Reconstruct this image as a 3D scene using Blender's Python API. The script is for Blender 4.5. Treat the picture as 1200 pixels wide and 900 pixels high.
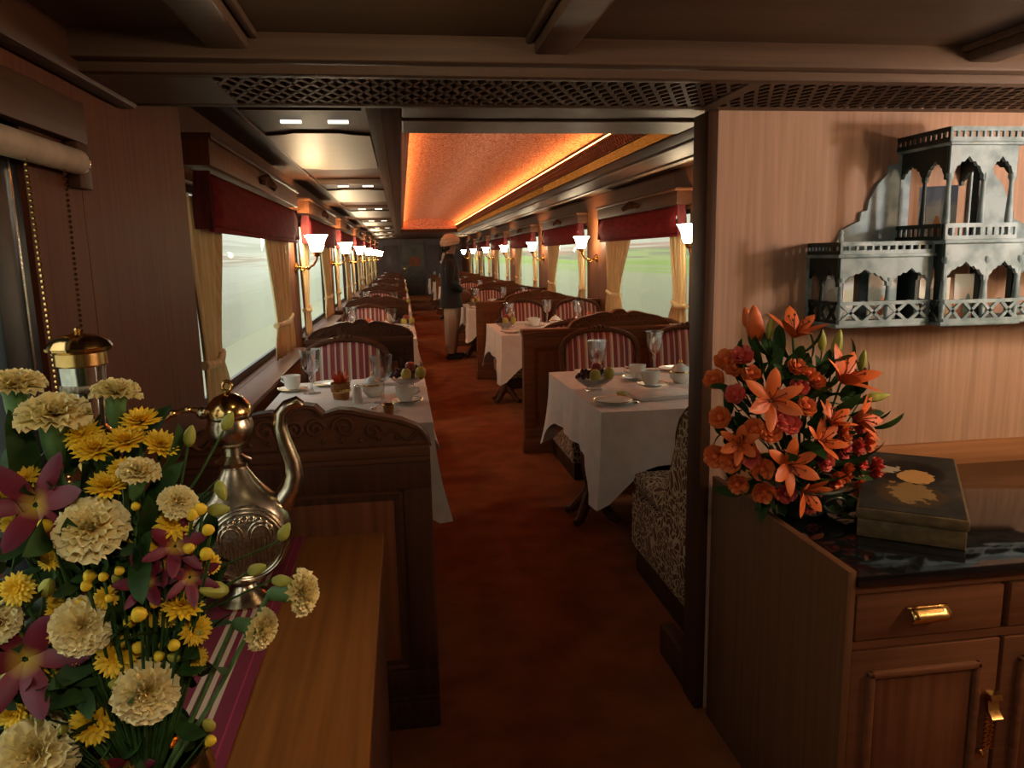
import bpy, bmesh, math, random
from mathutils import Vector, Matrix
random.seed(7)
PI = math.pi
scene = bpy.context.scene
for o in list(bpy.data.objects):
    bpy.data.objects.remove(o, do_unlink=True)
COL = scene.collection

# ------------------------------------------------------------------ camera
CAM_H = 1.5
F_PX = 872.9
YAW, PITCH, ROLL = 0.142548, -0.171496, -0.0203384
cam_data = bpy.data.cameras.new('camera')
cam = bpy.data.objects.new('camera', cam_data)
COL.objects.link(cam)
cam_data.sensor_width = 36.0
cam_data.lens = 36.0 * F_PX / 1200.0
cam_data.clip_start = 0.02
cam_data.clip_end = 200
fwd = Vector((math.sin(YAW) * math.cos(PITCH), math.cos(YAW) * math.cos(PITCH), math.sin(PITCH)))
rgt = Vector((math.cos(YAW), -math.sin(YAW), 0))
upv = rgt.cross(fwd)
r2 = rgt * math.cos(ROLL) + upv * math.sin(ROLL)
u2 = -rgt * math.sin(ROLL) + upv * math.cos(ROLL)
cam.matrix_world = Matrix(((r2.x, u2.x, -fwd.x, 0), (r2.y, u2.y, -fwd.y, 0),
                           (r2.z, u2.z, -fwd.z, CAM_H), (0, 0, 0, 1)))
scene.camera = cam

# ------------------------------------------------------------------ world and exposure
world = bpy.data.worlds.new('overcast_sky')
scene.world = world
world.use_nodes = True
bg = world.node_tree.nodes['Background']
bg.inputs[0].default_value = (0.97, 0.97, 0.93, 1)
bg.inputs[1].default_value = 1.9
vs = scene.view_settings
vs.view_transform = 'Standard'
vs.look = 'None'
vs.exposure = 0.0
vs.gamma = 1.0
vs.use_curve_mapping = False
# lamp strengths (the lamps themselves are built further down)
SHADE_EMIT = 60.0
COVE_EMIT = 34.0
LOUNGE_SCONCE_W = 17.0
CEIL_LAMP_W = 10.0

# ------------------------------------------------------------------ tiny pixel helper (for measuring only real 3D points)
def at(px, py, **k):
    d = r2 * ((px - 600) / F_PX) - u2 * ((py - 450) / F_PX) + fwd
    ax = list(k)[0]
    i = 'xyz'.index(ax)
    c = Vector((0, 0, CAM_H))
    return c + d * ((k[ax] - c[i]) / d[i])

# ------------------------------------------------------------------ materials
def new_mat(name):
    m = bpy.data.materials.new(name)
    m.use_nodes = True
    nt = m.node_tree
    return m, nt, nt.nodes['Principled BSDF']

def rgba(c):
    return (c[0], c[1], c[2], 1.0)

def coords(nt, scale=(1, 1, 1), kind='Object', rot=(0, 0, 0)):
    tc = nt.nodes.new('ShaderNodeTexCoord')
    mp = nt.nodes.new('ShaderNodeMapping')
    mp.inputs['Scale'].default_value = scale
    mp.inputs['Rotation'].default_value = rot
    nt.links.new(tc.outputs[kind], mp.inputs[0])
    return mp.outputs[0]

def ramp(nt, fac, stops, interp='LINEAR'):
    cr = nt.nodes.new('ShaderNodeValToRGB')
    cr.color_ramp.interpolation = interp
    els = cr.color_ramp.elements
    while len(els) < len(stops):
        els.new(0.5)
    for e, (p, c) in zip(els, stops):
        e.position = p
        e.color = rgba(c)
    nt.links.new(fac, cr.inputs[0])
    return cr.outputs[0]

def bump(nt, bsdf, h, strength=0.2, dist=0.01):
    b = nt.nodes.new('ShaderNodeBump')
    b.inputs['Strength'].default_value = strength
    b.inputs['Distance'].default_value = dist
    nt.links.new(h, b.inputs['Height'])
    nt.links.new(b.outputs[0], bsdf.inputs['Normal'])

def m_noise(name, c1, c2, scale=(10, 10, 10), detail=4, rough=0.5, metal=0.0, spec=0.5, bmp=0.0,
            lo=0.35, hi=0.65, coat=0.0, sheen=0.0, dist=0.004):
    m, nt, b = new_mat(name)
    n = nt.nodes.new('ShaderNodeTexNoise')
    n.inputs['Scale'].default_value = 1.0
    n.inputs['Detail'].default_value = detail
    nt.links.new(coords(nt, scale), n.inputs['Vector'])
    nt.links.new(ramp(nt, n.outputs[0], [(lo, c1), (hi, c2)]), b.inputs['Base Color'])
    b.inputs['Roughness'].default_value = rough
    b.inputs['Metallic'].default_value = metal
    b.inputs['Specular IOR Level'].default_value = spec
    b.inputs['Coat Weight'].default_value = coat
    b.inputs['Sheen Weight'].default_value = sheen
    if bmp:
        bump(nt, b, n.outputs[0], bmp, dist)
    return m

def m_wood(name, c1, c2, axis='z', rough=0.35, scale=1.0, coat=0.15):
    s = {'x': (1.6, 55, 55), 'y': (55, 1.6, 55), 'z': (55, 55, 1.6)}[axis]
    return m_noise(name, c1, c2, tuple(v * scale for v in s), 5, max(rough, .40) + .10, spec=0.12, bmp=0.05, lo=0.3, hi=0.7, coat=0.0, dist=0.002)

def m_emit(name, col, strength):
    m, nt, b = new_mat(name)
    b.inputs['Base Color'].default_value = rgba(col)
    b.inputs['Emission Color'].default_value = rgba(col)
    b.inputs['Emission Strength'].default_value = strength
    return m

def m_glass(name, tint=(1, 1, 1), gloss=0.08, rough=0.02, fres=0.6):
    m = bpy.data.materials.new(name)
    m.use_nodes = True
    nt = m.node_tree
    nt.nodes.clear()
    out = nt.nodes.new('ShaderNodeOutputMaterial')
    mix = nt.nodes.new('ShaderNodeMixShader')
    tr = nt.nodes.new('ShaderNodeBsdfTransparent')
    gl = nt.nodes.new('ShaderNodeBsdfGlossy')
    lw = nt.nodes.new('ShaderNodeLayerWeight')
    lw.inputs[0].default_value = 0.25
    mth = nt.nodes.new('ShaderNodeMath')
    mth.operation = 'MULTIPLY_ADD'
    mth.inputs[1].default_value = fres
    mth.inputs[2].default_value = gloss
    nt.links.new(lw.outputs['Fresnel'], mth.inputs[0])
    tr.inputs[0].default_value = rgba(tint)
    gl.inputs['Roughness'].default_value = rough
    nt.links.new(mth.outputs[0], mix.inputs[0])
    nt.links.new(tr.outputs[0], mix.inputs[1])
    nt.links.new(gl.outputs[0], mix.inputs[2])
    nt.links.new(mix.outputs[0], out.inputs[0])
    return m

def m_stripes(name, axis, period, stops, rough=0.8, offset=0.0, bmp=0.0):
    """hard-edged woven stripes across one object axis"""
    m, nt, b = new_mat(name)
    tc = nt.nodes.new('ShaderNodeTexCoord')
    sx = nt.nodes.new('ShaderNodeSeparateXYZ')
    nt.links.new(tc.outputs['Object'], sx.inputs[0])
    a = nt.nodes.new('ShaderNodeMath')
    a.operation = 'MULTIPLY_ADD'
    a.inputs[1].default_value = 1.0 / period
    a.inputs[2].default_value = offset + 50.0
    nt.links.new(sx.outputs['XYZ'.index(axis.upper())], a.inputs[0])
    f = nt.nodes.new('ShaderNodeMath')
    f.operation = 'FRACT'
    nt.links.new(a.outputs[0], f.inputs[0])
    nt.links.new(ramp(nt, f.outputs[0], stops, 'CONSTANT'), b.inputs['Base Color'])
    b.inputs['Roughness'].default_value = rough
    if bmp:
        n = nt.nodes.new('ShaderNodeTexNoise')
        n.inputs['Scale'].default_value = 400
        bump(nt, b, n.outputs[0], bmp, 0.001)
    return m

def m_scroll(name, base, c_a, c_b, scale, rough=0.8, thick=0.07, spec=0.2):
    """curling line-work ornament on a ground (brocade, floral upholstery)"""
    m, nt, b = new_mat(name)
    co = coords(nt, (scale, scale, scale))
    n = nt.nodes.new('ShaderNodeTexNoise')
    n.inputs['Scale'].default_value = 0.9
    n.inputs['Detail'].default_value = 2
    nt.links.new(co, n.inputs['Vector'])
    add = nt.nodes.new('ShaderNodeVectorMath')
    add.operation = 'MULTIPLY_ADD'
    add.inputs[1].default_value = (1.6, 1.6, 1.6)
    nt.links.new(n.outputs['Color'], add.inputs[0])
    nt.links.new(co, add.inputs[2])
    v = nt.nodes.new('ShaderNodeTexVoronoi')
    v.feature = 'DISTANCE_TO_EDGE'
    nt.links.new(add.outputs[0], v.inputs['Vector'])
    v2 = nt.nodes.new('ShaderNodeTexVoronoi')
    v2.inputs['Scale'].default_value = 2.3
    nt.links.new(add.outputs[0], v2.inputs['Vector'])
    c1 = ramp(nt, v2.outputs['Distance'], [(0.0, c_b), (0.24, c_b), (0.30, base), (1.0, base)])
    f = ramp(nt, v.outputs['Distance'], [(0.0, (1, 1, 1)), (thick, (1, 1, 1)), (thick + .05, (0, 0, 0)), (1, (0, 0, 0))])
    mx = nt.nodes.new('ShaderNodeMix')
    mx.data_type = 'RGBA'
    nt.links.new(f, mx.inputs[0])
    nt.links.new(c1, mx.inputs[6])
    mx.inputs[7].default_value = rgba(c_a)
    nt.links.new(mx.outputs[2], b.inputs['Base Color'])
    b.inputs['Roughness'].default_value = rough
    b.inputs['Specular IOR Level'].default_value = spec
    return m

def m_radial(name, stops, radius, rough=0.6, trans=0.0):
    """petal colour that changes from the flower's heart outwards"""
    m, nt, b = new_mat(name)
    tc = nt.nodes.new('ShaderNodeTexCoord')
    ln = nt.nodes.new('ShaderNodeVectorMath')
    ln.operation = 'LENGTH'
    nt.links.new(tc.outputs['Object'], ln.inputs[0])
    a = nt.nodes.new('ShaderNodeMath')
    a.operation = 'DIVIDE'
    a.inputs[1].default_value = radius
    nt.links.new(ln.outputs['Value'], a.inputs[0])
    nt.links.new(ramp(nt, a.outputs[0], stops), b.inputs['Base Color'])
    b.inputs['Roughness'].default_value = rough
    b.inputs['Subsurface Weight'].default_value = trans
    b.inputs['Subsurface Radius'].default_value = (0.01, 0.008, 0.004)
    return m

MAT = {}
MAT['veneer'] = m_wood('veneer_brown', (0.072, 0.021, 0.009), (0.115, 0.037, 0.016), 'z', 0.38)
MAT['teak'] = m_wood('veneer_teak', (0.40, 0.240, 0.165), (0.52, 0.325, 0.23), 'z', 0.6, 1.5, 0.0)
MAT['teak_x'] = m_wood('trim_teak', (0.30, 0.13, 0.055), (0.42, 0.19, 0.085), 'x', 0.4)
MAT['dark'] = m_wood('dark_wood', (0.050, 0.022, 0.012), (0.085, 0.036, 0.019), 'z', 0.35)
MAT['dark_y'] = m_wood('dark_wood_long', (0.045, 0.018, 0.010), (0.072, 0.029, 0.016), 'y', 0.32)
MAT['cove_wood'] = m_wood('reddish_cove_wood', (0.26, 0.085, 0.035), (0.38, 0.13, 0.05), 'y', 0.4)
MAT['carve'] = m_wood('carved_walnut', (0.085, 0.034, 0.018), (0.13, 0.052, 0.026), 'x', 0.34)
MAT['rosewood'] = m_wood('red_brown_panel', (0.125, 0.042, 0.018), (0.20, 0.073, 0.030), 'z', 0.33)
MAT['rosewood_lit'] = m_wood('lit_side_rosewood', (0.155, 0.055, 0.022), (0.24, 0.092, 0.038), 'x', 0.4)  # partition wood brightened: light on the right-hand row put into its colour
MAT['cab_x'] = m_wood('cabinet_wood_across', (0.135, 0.052, 0.024), (0.205, 0.083, 0.040), 'x', 0.36)
MAT['cab_z'] = m_wood('cabinet_wood_upright', (0.125, 0.046, 0.021), (0.19, 0.073, 0.035), 'z', 0.36)
MAT['cab_side'] = m_wood('cabinet_side_veneer', (0.125, 0.054, 0.024), (0.175, 0.080, 0.038), 'z', 0.45)
MAT['table_wood'] = m_wood('honey_table_wood', (0.17, 0.058, 0.012), (0.26, 0.096, 0.021), 'y', 0.34, 0.8)
MAT['ceil_wood'] = m_wood('ceiling_laminate', (0.078, 0.046, 0.028), (0.105, 0.063, 0.038), 'x', 0.27, 0.3, 0.25)
MAT['ceil_trim'] = m_wood('ceiling_trim', (0.095, 0.055, 0.036), (0.135, 0.080, 0.053), 'x', 0.36)
MAT['carpet'] = m_noise('rust_carpet', (0.195, 0.064, 0.024), (0.285, 0.098, 0.037), (5, 5, 5), 8, 0.95, spec=0.1, bmp=0.25)
MAT['black'] = m_noise('black_rubber_frame', (0.008, 0.009, 0.012), (0.014, 0.015, 0.02), (20, 20, 20), 2, 0.4)
MAT['void'] = m_noise('dark_cavity', (0.012, 0.008, 0.006), (0.018, 0.012, 0.009), (8, 8, 8), 2, 0.9)
MAT['brass'] = m_noise('polished_brass', (0.55, 0.34, 0.11), (0.68, 0.45, 0.17), (30, 30, 30), 3, 0.18, metal=1.0)
MAT['gold'] = m_noise('gold_pull', (0.68, 0.42, 0.14), (0.78, 0.52, 0.20), (40, 40, 40), 3, 0.24, metal=1.0)
MAT['pewter'] = m_noise('antique_silver', (0.40, 0.34, 0.23), (0.60, 0.52, 0.38), (60, 60, 60), 5, 0.24, metal=1.0, bmp=0.08)
MAT['engrave'] = m_noise('engraved_dark_silver', (0.16, 0.13, 0.09), (0.34, 0.29, 0.21), (140, 140, 140), 6, 0.42, metal=1.0, bmp=0.5)
MAT['silver'] = m_noise('bright_silver', (0.62, 0.62, 0.60), (0.74, 0.74, 0.72), (60, 60, 60), 3, 0.16, metal=1.0)
MAT['brass_panel'] = m_noise('brushed_gold_laminate', (0.13, 0.085, 0.032), (0.165, 0.108, 0.042), (4, 90, 4), 3, 0.42, metal=0.85, bmp=0.03)
MAT['linen'] = m_noise('white_tablecloth', (0.74, 0.68, 0.62), (0.82, 0.76, 0.70), (14, 14, 14), 5, 0.85, spec=0.2, bmp=0.12, dist=0.01)
MAT['napkin'] = m_noise('white_napkin', (0.76, 0.72, 0.66), (0.84, 0.80, 0.75), (40, 40, 40), 4, 0.8, spec=0.2, bmp=0.1)
MAT['china'] = m_noise('white_china', (0.80, 0.78, 0.70), (0.86, 0.84, 0.77), (12, 12, 12), 2, 0.18, spec=0.6)
MAT['crystal'] = m_glass('cut_crystal', (0.97, 0.97, 0.97), 0.20, 0.08)
MAT['pane'] = m_glass('window_pane', (0.96, 0.98, 0.97), 0.008, 0.02, 0.05)
MAT['floral'] = m_scroll('floral_upholstery', (0.15, 0.065, 0.038), (0.58, 0.46, 0.30), (0.085, 0.022, 0.018), 6.5, 0.85, 0.07)
MAT['floral_pink'] = m_scroll('rose_floral_upholstery', (0.40, 0.10, 0.08), (0.62, 0.36, 0.30), (0.30, 0.04, 0.04), 22, 0.85, 0.08)
MAT['stripe'] = m_stripes('striped_satin', 'x', 0.19, [
    (0.0, (0.27, 0.035, 0.040)), (0.16, (0.60, 0.42, 0.30)), (0.21, (0.21, 0.030, 0.035)), (0.34, (0.50, 0.24, 0.17)),
    (0.40, (0.70, 0.52, 0.38)), (0.46, (0.35, 0.06, 0.05)), (0.62, (0.46, 0.36, 0.20)), (0.68, (0.72, 0.58, 0.46)),
    (0.74, (0.24, 0.03, 0.04)), (0.90, (0.55, 0.33, 0.24))], 0.6)
MAT['maroon'] = m_noise('maroon_blind', (0.150, 0.014, 0.016), (0.215, 0.022, 0.026), (30, 8, 30), 4, 0.9, bmp=0.1, spec=0.06)
MAT['swag'] = m_noise('wine_swag', (0.075, 0.012, 0.016), (0.14, 0.030, 0.030), (40, 40, 6), 4, 0.65, bmp=0.1, spec=0.15)
MAT['curtain'] = m_noise('cream_gold_curtain', (0.64, 0.47, 0.22), (0.78, 0.61, 0.33), (10, 60, 3), 4, 0.75, bmp=0.08)
MAT['roller'] = m_noise('beige_roller', (0.30, 0.22, 0.15), (0.36, 0.27, 0.19), (10, 30, 10), 3, 0.7)
MAT['stone'] = m_noise('black_granite', (0.006, 0.006, 0.007), (0.013, 0.013, 0.015), (120, 120, 120), 2, 0.06, spec=0.7)
MAT['shade'] = m_emit('lit_frosted_shade', (1.0, 0.80, 0.52), SHADE_EMIT)
MAT['cove'] = m_emit('amber_cove_strip', (1.0, 0.42, 0.10), COVE_EMIT)
MAT['amber'] = m_emit('fascia_light_as_glow', (1.0, 0.30, 0.045), 1.0)  # fascia is no lamp: the cove light falling on it is put in as emission
MAT['tube'] = m_emit('white_ceiling_lamp', (1.0, 0.92, 0.78), 1.6)
MAT['vault'] = m_scroll('coral_brocade_ceiling', (0.50, 0.055, 0.035), (0.92, 0.50, 0.38), (0.26, 0.012, 0.012), 8, 0.8, 0.13)
def runner_stops(w):
    m1, m2, cr = (0.14, 0.006, 0.020), (0.085, 0.010, 0.014), (0.46, 0.33, 0.22)
    st = [(0.0, m2), (w - .140, m1), (w - .099, cr), (w - .089, m1), (w - .077, cr), (w - .067, m1), (w - .057, cr), (w - .047, m1), (w - .021, (0.30, .02, .05)), (w - .018, (.16, .006, .024))]
    return [(p / .4, c) for p, c in st]
MAT['runner'] = m_stripes('maroon_runner', 'x', 0.4, runner_stops(.345), 0.85, 0.0, 0.1)
MAT['green'] = m_noise('leaf_green', (0.018, 0.050, 0.010), (0.045, 0.100, 0.018), (20, 20, 20), 3, 0.6, spec=0.25)
MAT['calyx'] = m_noise('calyx_green', (0.07, 0.15, 0.04), (0.12, 0.24, 0.07), (40, 40, 40), 3, 0.5)
MAT['limebud'] = m_noise('lime_bud', (0.34, 0.36, 0.05), (0.48, 0.46, 0.08), (40, 40, 40), 2, 0.5)
MAT['bronze'] = m_noise('green_bronze_bowl', (0.030, 0.038, 0.030), (0.075, 0.088, 0.066), (25, 25, 25), 5, 0.38, metal=0.7)
MAT['carnation'] = m_radial('cream_carnation', [(0.0, (0.62, 0.44, 0.10)), (0.5, (0.86, 0.68, 0.24)), (1.0, (0.95, 0.83, 0.42))], 0.036, 0.7, 0.1)
MAT['mum'] = m_radial('yellow_chrysanthemum', [(0.0, (0.60, 0.33, 0.01)), (0.3, (0.90, 0.54, 0.012)), (1.0, (0.96, 0.68, 0.04))], 0.024, 0.6, 0.05)
MAT['orchid'] = m_radial('maroon_orchid', [(0.0, (0.62, 0.45, 0.05)), (0.15, (0.50, 0.30, 0.05)), (0.36, (0.20, 0.016, 0.03)), (1.0, (0.14, 0.008, 0.03))], 0.046, 0.5)
MAT['lily'] = m_radial('orange_lily', [(0.0, (0.45, 0.07, 0.01)), (0.35, (0.72, 0.13, 0.02)), (1.0, (0.78, 0.17, 0.035))], 0.075, 0.5, 0.05)
MAT['rose'] = m_radial('orange_spray_rose', [(0.0, (0.42, 0.045, 0.01)), (0.6, (0.70, 0.13, 0.025)), (1.0, (0.78, 0.19, 0.045))], 0.024, 0.55)
MAT['pinkrose'] = m_radial('coral_spray_rose', [(0.0, (0.40, 0.03, 0.02)), (0.6, (0.62, 0.07, 0.05)), (1.0, (0.70, 0.12, 0.085))], 0.024, 0.55)
MAT['stamen'] = m_noise('rust_stamen', (0.16, 0.03, 0.01), (0.22, 0.05, 0.01), (50, 50, 50), 2, 0.6)
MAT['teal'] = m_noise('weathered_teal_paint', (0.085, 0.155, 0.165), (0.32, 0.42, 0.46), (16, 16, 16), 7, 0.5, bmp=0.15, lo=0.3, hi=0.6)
MAT['teal_shaded'] = m_noise('weathered_teal_shaded', (0.005, 0.013, 0.011), (0.020, 0.036, 0.032), (14, 14, 14), 6, 0.5, lo=0.35, hi=0.75)  # shelf's teal darkened: shade on its sides and posts put into the colour
MAT['skin'] = m_noise('skin', (0.20, 0.095, 0.055), (0.24, 0.12, 0.07), (8, 8, 8), 2, 0.5)
MAT['coat'] = m_noise('black_coat', (0.004, 0.004, 0.005), (0.009, 0.009, 0.010), (40, 40, 40), 3, 0.8)
MAT['trouser'] = m_noise('cream_trousers', (0.34, 0.27, 0.21), (0.42, 0.34, 0.27), (20, 20, 5), 3, 0.85, bmp=0.1)
MAT['turban'] = m_noise('peach_turban', (0.46, 0.30, 0.20), (0.60, 0.42, 0.30), (30, 30, 60), 3, 0.8, bmp=0.1)
MAT['hair'] = m_noise('dark_hair', (0.008, 0.006, 0.005), (0.016, 0.012, 0.010), (60, 60, 60), 3, 0.5)
MAT['white_cloth'] = m_noise('white_cloth', (0.65, 0.63, 0.60), (0.75, 0.73, 0.70), (30, 30, 30), 3, 0.8)
MAT['box_side'] = m_noise('old_gilt_box_side', (0.085, 0.055, 0.020), (0.15, 0.10, 0.040), (40, 40, 60), 5, 0.6)
MAT['grape'] = m_noise('dark_grapes', (0.030, 0.006, 0.012), (0.060, 0.012, 0.022), (30, 30, 30), 2, 0.3)
MAT['mango'] = m_noise('yellow_green_fruit', (0.36, 0.33, 0.05), (0.52, 0.42, 0.08), (20, 20, 20), 3, 0.4)
MAT['apple'] = m_noise('red_apple', (0.22, 0.025, 0.020), (0.34, 0.06, 0.03), (20, 20, 20), 3, 0.3)
MAT['amber_glass'] = m_noise('amber_tumbler', (0.28, 0.10, 0.02), (0.40, 0.16, 0.04), (30, 30, 80), 3, 0.15)
MAT['redflower'] = m_noise('scarlet_petals', (0.82, 0.09, 0.02), (0.90, 0.17, 0.04), (40, 40, 40), 2, 0.5)
MAT['endwall'] = m_noise('mauve_end_panel', (0.085, 0.060, 0.075), (0.11, 0.080, 0.10), (6, 6, 6), 3, 0.5)
MAT['enddoor'] = m_noise('dark_end_door', (0.014, 0.012, 0.010), (0.05, 0.03, 0.018), (2, 2, 2), 3, 0.25)
MAT['rust'] = m_noise('rust_picture', (0.20, 0.05, 0.02), (0.32, 0.10, 0.05), (6, 6, 6), 3, 0.6)

def streak_mat(name, stops):
    """landscape rushing past: long level bands of colour"""
    m, nt, b = new_mat(name)
    tc = nt.nodes.new('ShaderNodeTexCoord')
    sx = nt.nodes.new('ShaderNodeSeparateXYZ')
    nt.links.new(tc.outputs['Object'], sx.inputs[0])
    n = nt.nodes.new('ShaderNodeTexNoise')
    n.inputs['Scale'].default_value = 1.0
    n.inputs['Detail'].default_value = 6
    nt.links.new(coords(nt, (1, 0.10, 9)), n.inputs['Vector'])
    a = nt.nodes.new('ShaderNodeMath')
    a.operation = 'MULTIPLY_ADD'
    a.inputs[1].default_value = 0.34
    nt.links.new(n.outputs[0], a.inputs[0])
    s = nt.nodes.new('ShaderNodeMath')
    s.operation = 'MULTIPLY_ADD'
    s.inputs[1].default_value = 0.30
    s.inputs[2].default_value = -0.12
    nt.links.new(sx.outputs[2], s.inputs[0])
    nt.links.new(s.outputs[0], a.inputs[2])
    nt.links.new(ramp(nt, a.outputs[0], stops), b.inputs['Base Color'])
    b.inputs['Roughness'].default_value = 1.0
    b.inputs['Specular IOR Level'].default_value = 0.0
    return m
MAT['bank_left'] = streak_mat('pale_passing_bank', [(0.0, (0.62, 0.64, 0.56)), (0.42, (0.80, 0.82, 0.76)), (0.50, (0.62, 0.52, 0.44)),
                                                    (0.54, (0.88, 0.88, 0.82)), (0.64, (0.66, 0.68, 0.60)), (0.72, (0.86, 0.87, 0.82)), (1, (0.8, 0.82, 0.78))])
MAT['bank_right'] = streak_mat('green_passing_bank', [(0.0, (0.52, 0.53, 0.40)), (0.30, (0.58, 0.60, 0.42)), (0.38, (0.46, 0.62, 0.22)),
                                                      (0.46, (0.56, 0.66, 0.34)), (0.50, (0.40, 0.40, 0.32)), (0.54, (0.70, 0.44, 0.36)), (0.60, (0.82, 0.80, 0.70)), (1, (0.82, 0.84, 0.76))])

# ------------------------------------------------------------------ mesh builder
class MB:
    def __init__(self):
        self.v = []
        self.f = []

    def add(self, verts, faces):
        n = len(self.v)
        self.v += [tuple(p) for p in verts]
        self.f += [tuple(i + n for i in fc) for fc in faces]
        return self

    def box(self, x0, x1, y0, y1, z0, z1, bev=0.0):
        if x0 > x1: x0, x1 = x1, x0
        if y0 > y1: y0, y1 = y1, y0
        if z0 > z1: z0, z1 = z1, z0
        if bev <= 0:
            vs_ = [(x, y, z) for z in (z0, z1) for y in (y0, y1) for x in (x0, x1)]
            return self.add(vs_, [(0, 2, 3, 1), (4, 5, 7, 6), (0, 1, 5, 4), (2, 6, 7, 3), (0, 4, 6, 2), (1, 3, 7, 5)])
        bm = bmesh.new()
        bmesh.ops.create_cube(bm, size=1)
        for v in bm.verts:
            v.co = Vector(((x0 + x1) / 2 + v.co.x * (x1 - x0), (y0 + y1) / 2 + v.co.y * (y1 - y0), (z0 + z1) / 2 + v.co.z * (z1 - z0)))
        b = min(bev, 0.45 * min(x1 - x0, y1 - y0, z1 - z0))
        bmesh.ops.bevel(bm, geom=list(bm.edges), offset=b, segments=2, affect='EDGES', profile=0.5)
        return self.bm(bm)

    def bm(self, bm):
        bm.verts.index_update()
        self.add([v.co[:] for v in bm.verts], [[v.index for v in f.verts] for f in bm.faces])
        bm.free()
        return self

    def bar(self, p, q, w, h, up=(0, 0, 1)):
        p, q, up = Vector(p), Vector(q), Vector(up)
        d = (q - p).normalized()
        s = d.cross(up).normalized() * (w / 2)
        t = s.cross(d).normalized() * (h / 2)
        vs_ = [p - s - t, p + s - t, p + s + t, p - s + t, q - s - t, q + s - t, q + s + t, q - s + t]
        return self.add(vs_, [(3, 2, 1, 0), (4, 5, 6, 7), (0, 1, 5, 4), (1, 2, 6, 5), (2, 3, 7, 6), (3, 0, 4, 7)])

    def tube(self, pts, r, n=8, cap=True):
        pts = [Vector(p) for p in pts]
        m = len(pts)
        rs = r if isinstance(r, (list, tuple)) else [r] * m
        ref = None
        vs_ = []
        for i, p in enumerate(pts):
            d = (pts[min(i + 1, m - 1)] - pts[max(i - 1, 0)]).normalized()
            if ref is None:
                ref = Vector((0, 0, 1)) if abs(d.z) < 0.9 else Vector((1, 0, 0))
            a = (ref - d * ref.dot(d)).normalized()
            ref = a
            b = d.cross(a)
            for k in range(n):
                t = 2 * PI * k / n
                vs_.append(p + (a * math.cos(t) + b * math.sin(t)) * rs[i])
        fs = []
        for i in range(m - 1):
            for k in range(n):
                k2 = (k + 1) % n
                fs.append((i * n + k, i * n + k2, (i + 1) * n + k2, (i + 1) * n + k))
        if cap:
            fs.append(tuple(range(n - 1, -1, -1)))
            fs.append(tuple((m - 1) * n + k for k in range(n)))
        return self.add(vs_, fs)

    def lathe(self, prof, n=20, c=(0, 0, 0), sx=1.0, sy=1.0, fn=None, ring=False):
        c = Vector(c)
        vs_, fs = [], []
        m = len(prof)
        for i, (r, z) in enumerate(prof):
            for k in range(n):
                t = 2 * PI * k / n
                rr = max(r, 1e-5) * (fn(t, i) if fn else 1.0)
                vs_.append(c + Vector((rr * math.cos(t) * sx, rr * math.sin(t) * sy, z)))
        for i in range(m if ring else m - 1):
            for k in range(n):
                k2, j = (k + 1) % n, (i + 1) % m
                fs.append((i * n + k, i * n + k2, j * n + k2, j * n + k))
        if ring: return self.add(vs_, fs)
        if prof[0][0] > 1e-4: fs.append(tuple(range(n - 1, -1, -1)))
        if prof[-1][0] > 1e-4: fs.append(tuple((m - 1) * n + k for k in range(n)))
        return self.add(vs_, fs)

    def prism(self, poly, d0, d1, plane='xz'):
        """extrude a 2D outline; plane says which two axes the outline uses"""
        def P(a, b, d):
            return {'xz': (a, d, b), 'yz': (d, a, b), 'xy': (a, b, d)}[plane]
        n = len(poly)
        vs_ = [P(a, b, d0) for a, b in poly] + [P(a, b, d1) for a, b in poly]
        fs = [tuple(range(n)), tuple(range(2 * n - 1, n - 1, -1))]
        for i in range(n):
            j = (i + 1) % n
            fs.append((i, n + i, n + j, j))
        return self.add(vs_, fs)

    def grid(self, fn, nu, nv, thick=0.0):
        vs_ = [fn(i / nu, j / nv) for j in range(nv + 1) for i in range(nu + 1)]
        fs = [(j * (nu + 1) + i, j * (nu + 1) + i + 1, (j + 1) * (nu + 1) + i + 1, (j + 1) * (nu + 1) + i)
              for j in range(nv) for i in range(nu)]
        return self.add(vs_, fs)

    def ball(self, c, r, n=10, m=6, sz=1.0):
        prof = [(math.sin(PI * i / m) * r, -math.cos(PI * i / m) * r * sz) for i in range(m + 1)]
        return self.lathe(prof, n, c)

    def xf(self, M):
        self.v = [tuple(M @ Vector(p)) for p in self.v]
        return self

    def mesh(self, name, mat, smooth=True, ang=38):
        me = bpy.data.meshes.new(name)
        me.from_pydata(self.v, [], self.f)
        bm = bmesh.new()
        bm.from_mesh(me)
        bmesh.ops.remove_doubles(bm, verts=bm.verts, dist=1e-6)
        bmesh.ops.recalc_face_normals(bm, faces=bm.faces)
        bm.to_mesh(me)
        bm.free()
        if mat: me.materials.append(MAT[mat])
        if smooth:
            me.shade_smooth()
            me.set_sharp_from_angle(angle=math.radians(ang))
        return me

    def build(self, name, mat, parent=None, smooth=True, ang=38, thick=0.0):
        me = self.mesh(name, mat, smooth, ang)
        o = obj(name, me, parent)
        if thick:
            s = o.modifiers.new('thickness', 'SOLIDIFY')
            s.thickness = thick
        return o

def obj(name, me, parent=None, M=None):
    o = bpy.data.objects.new(name, me)
    COL.objects.link(o)
    if parent is not None: o.parent = parent
    if M is not None: o.matrix_local = M
    return o

def tag(o, label=None, cat=None, group=None, kind=None):
    if label: o['label'] = label
    if cat: o['category'] = cat
    if group: o['group'] = group
    if kind: o['kind'] = kind
    return o

def thing(name, label, cat, loc=(0, 0, 0), rz=0.0, group=None):
    o = bpy.data.objects.new(name, None)
    COL.objects.link(o)
    o.location = loc
    o.rotation_euler = (0, 0, rz)
    o.empty_display_size = 0.05
    return tag(o, label, cat, group)

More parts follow.
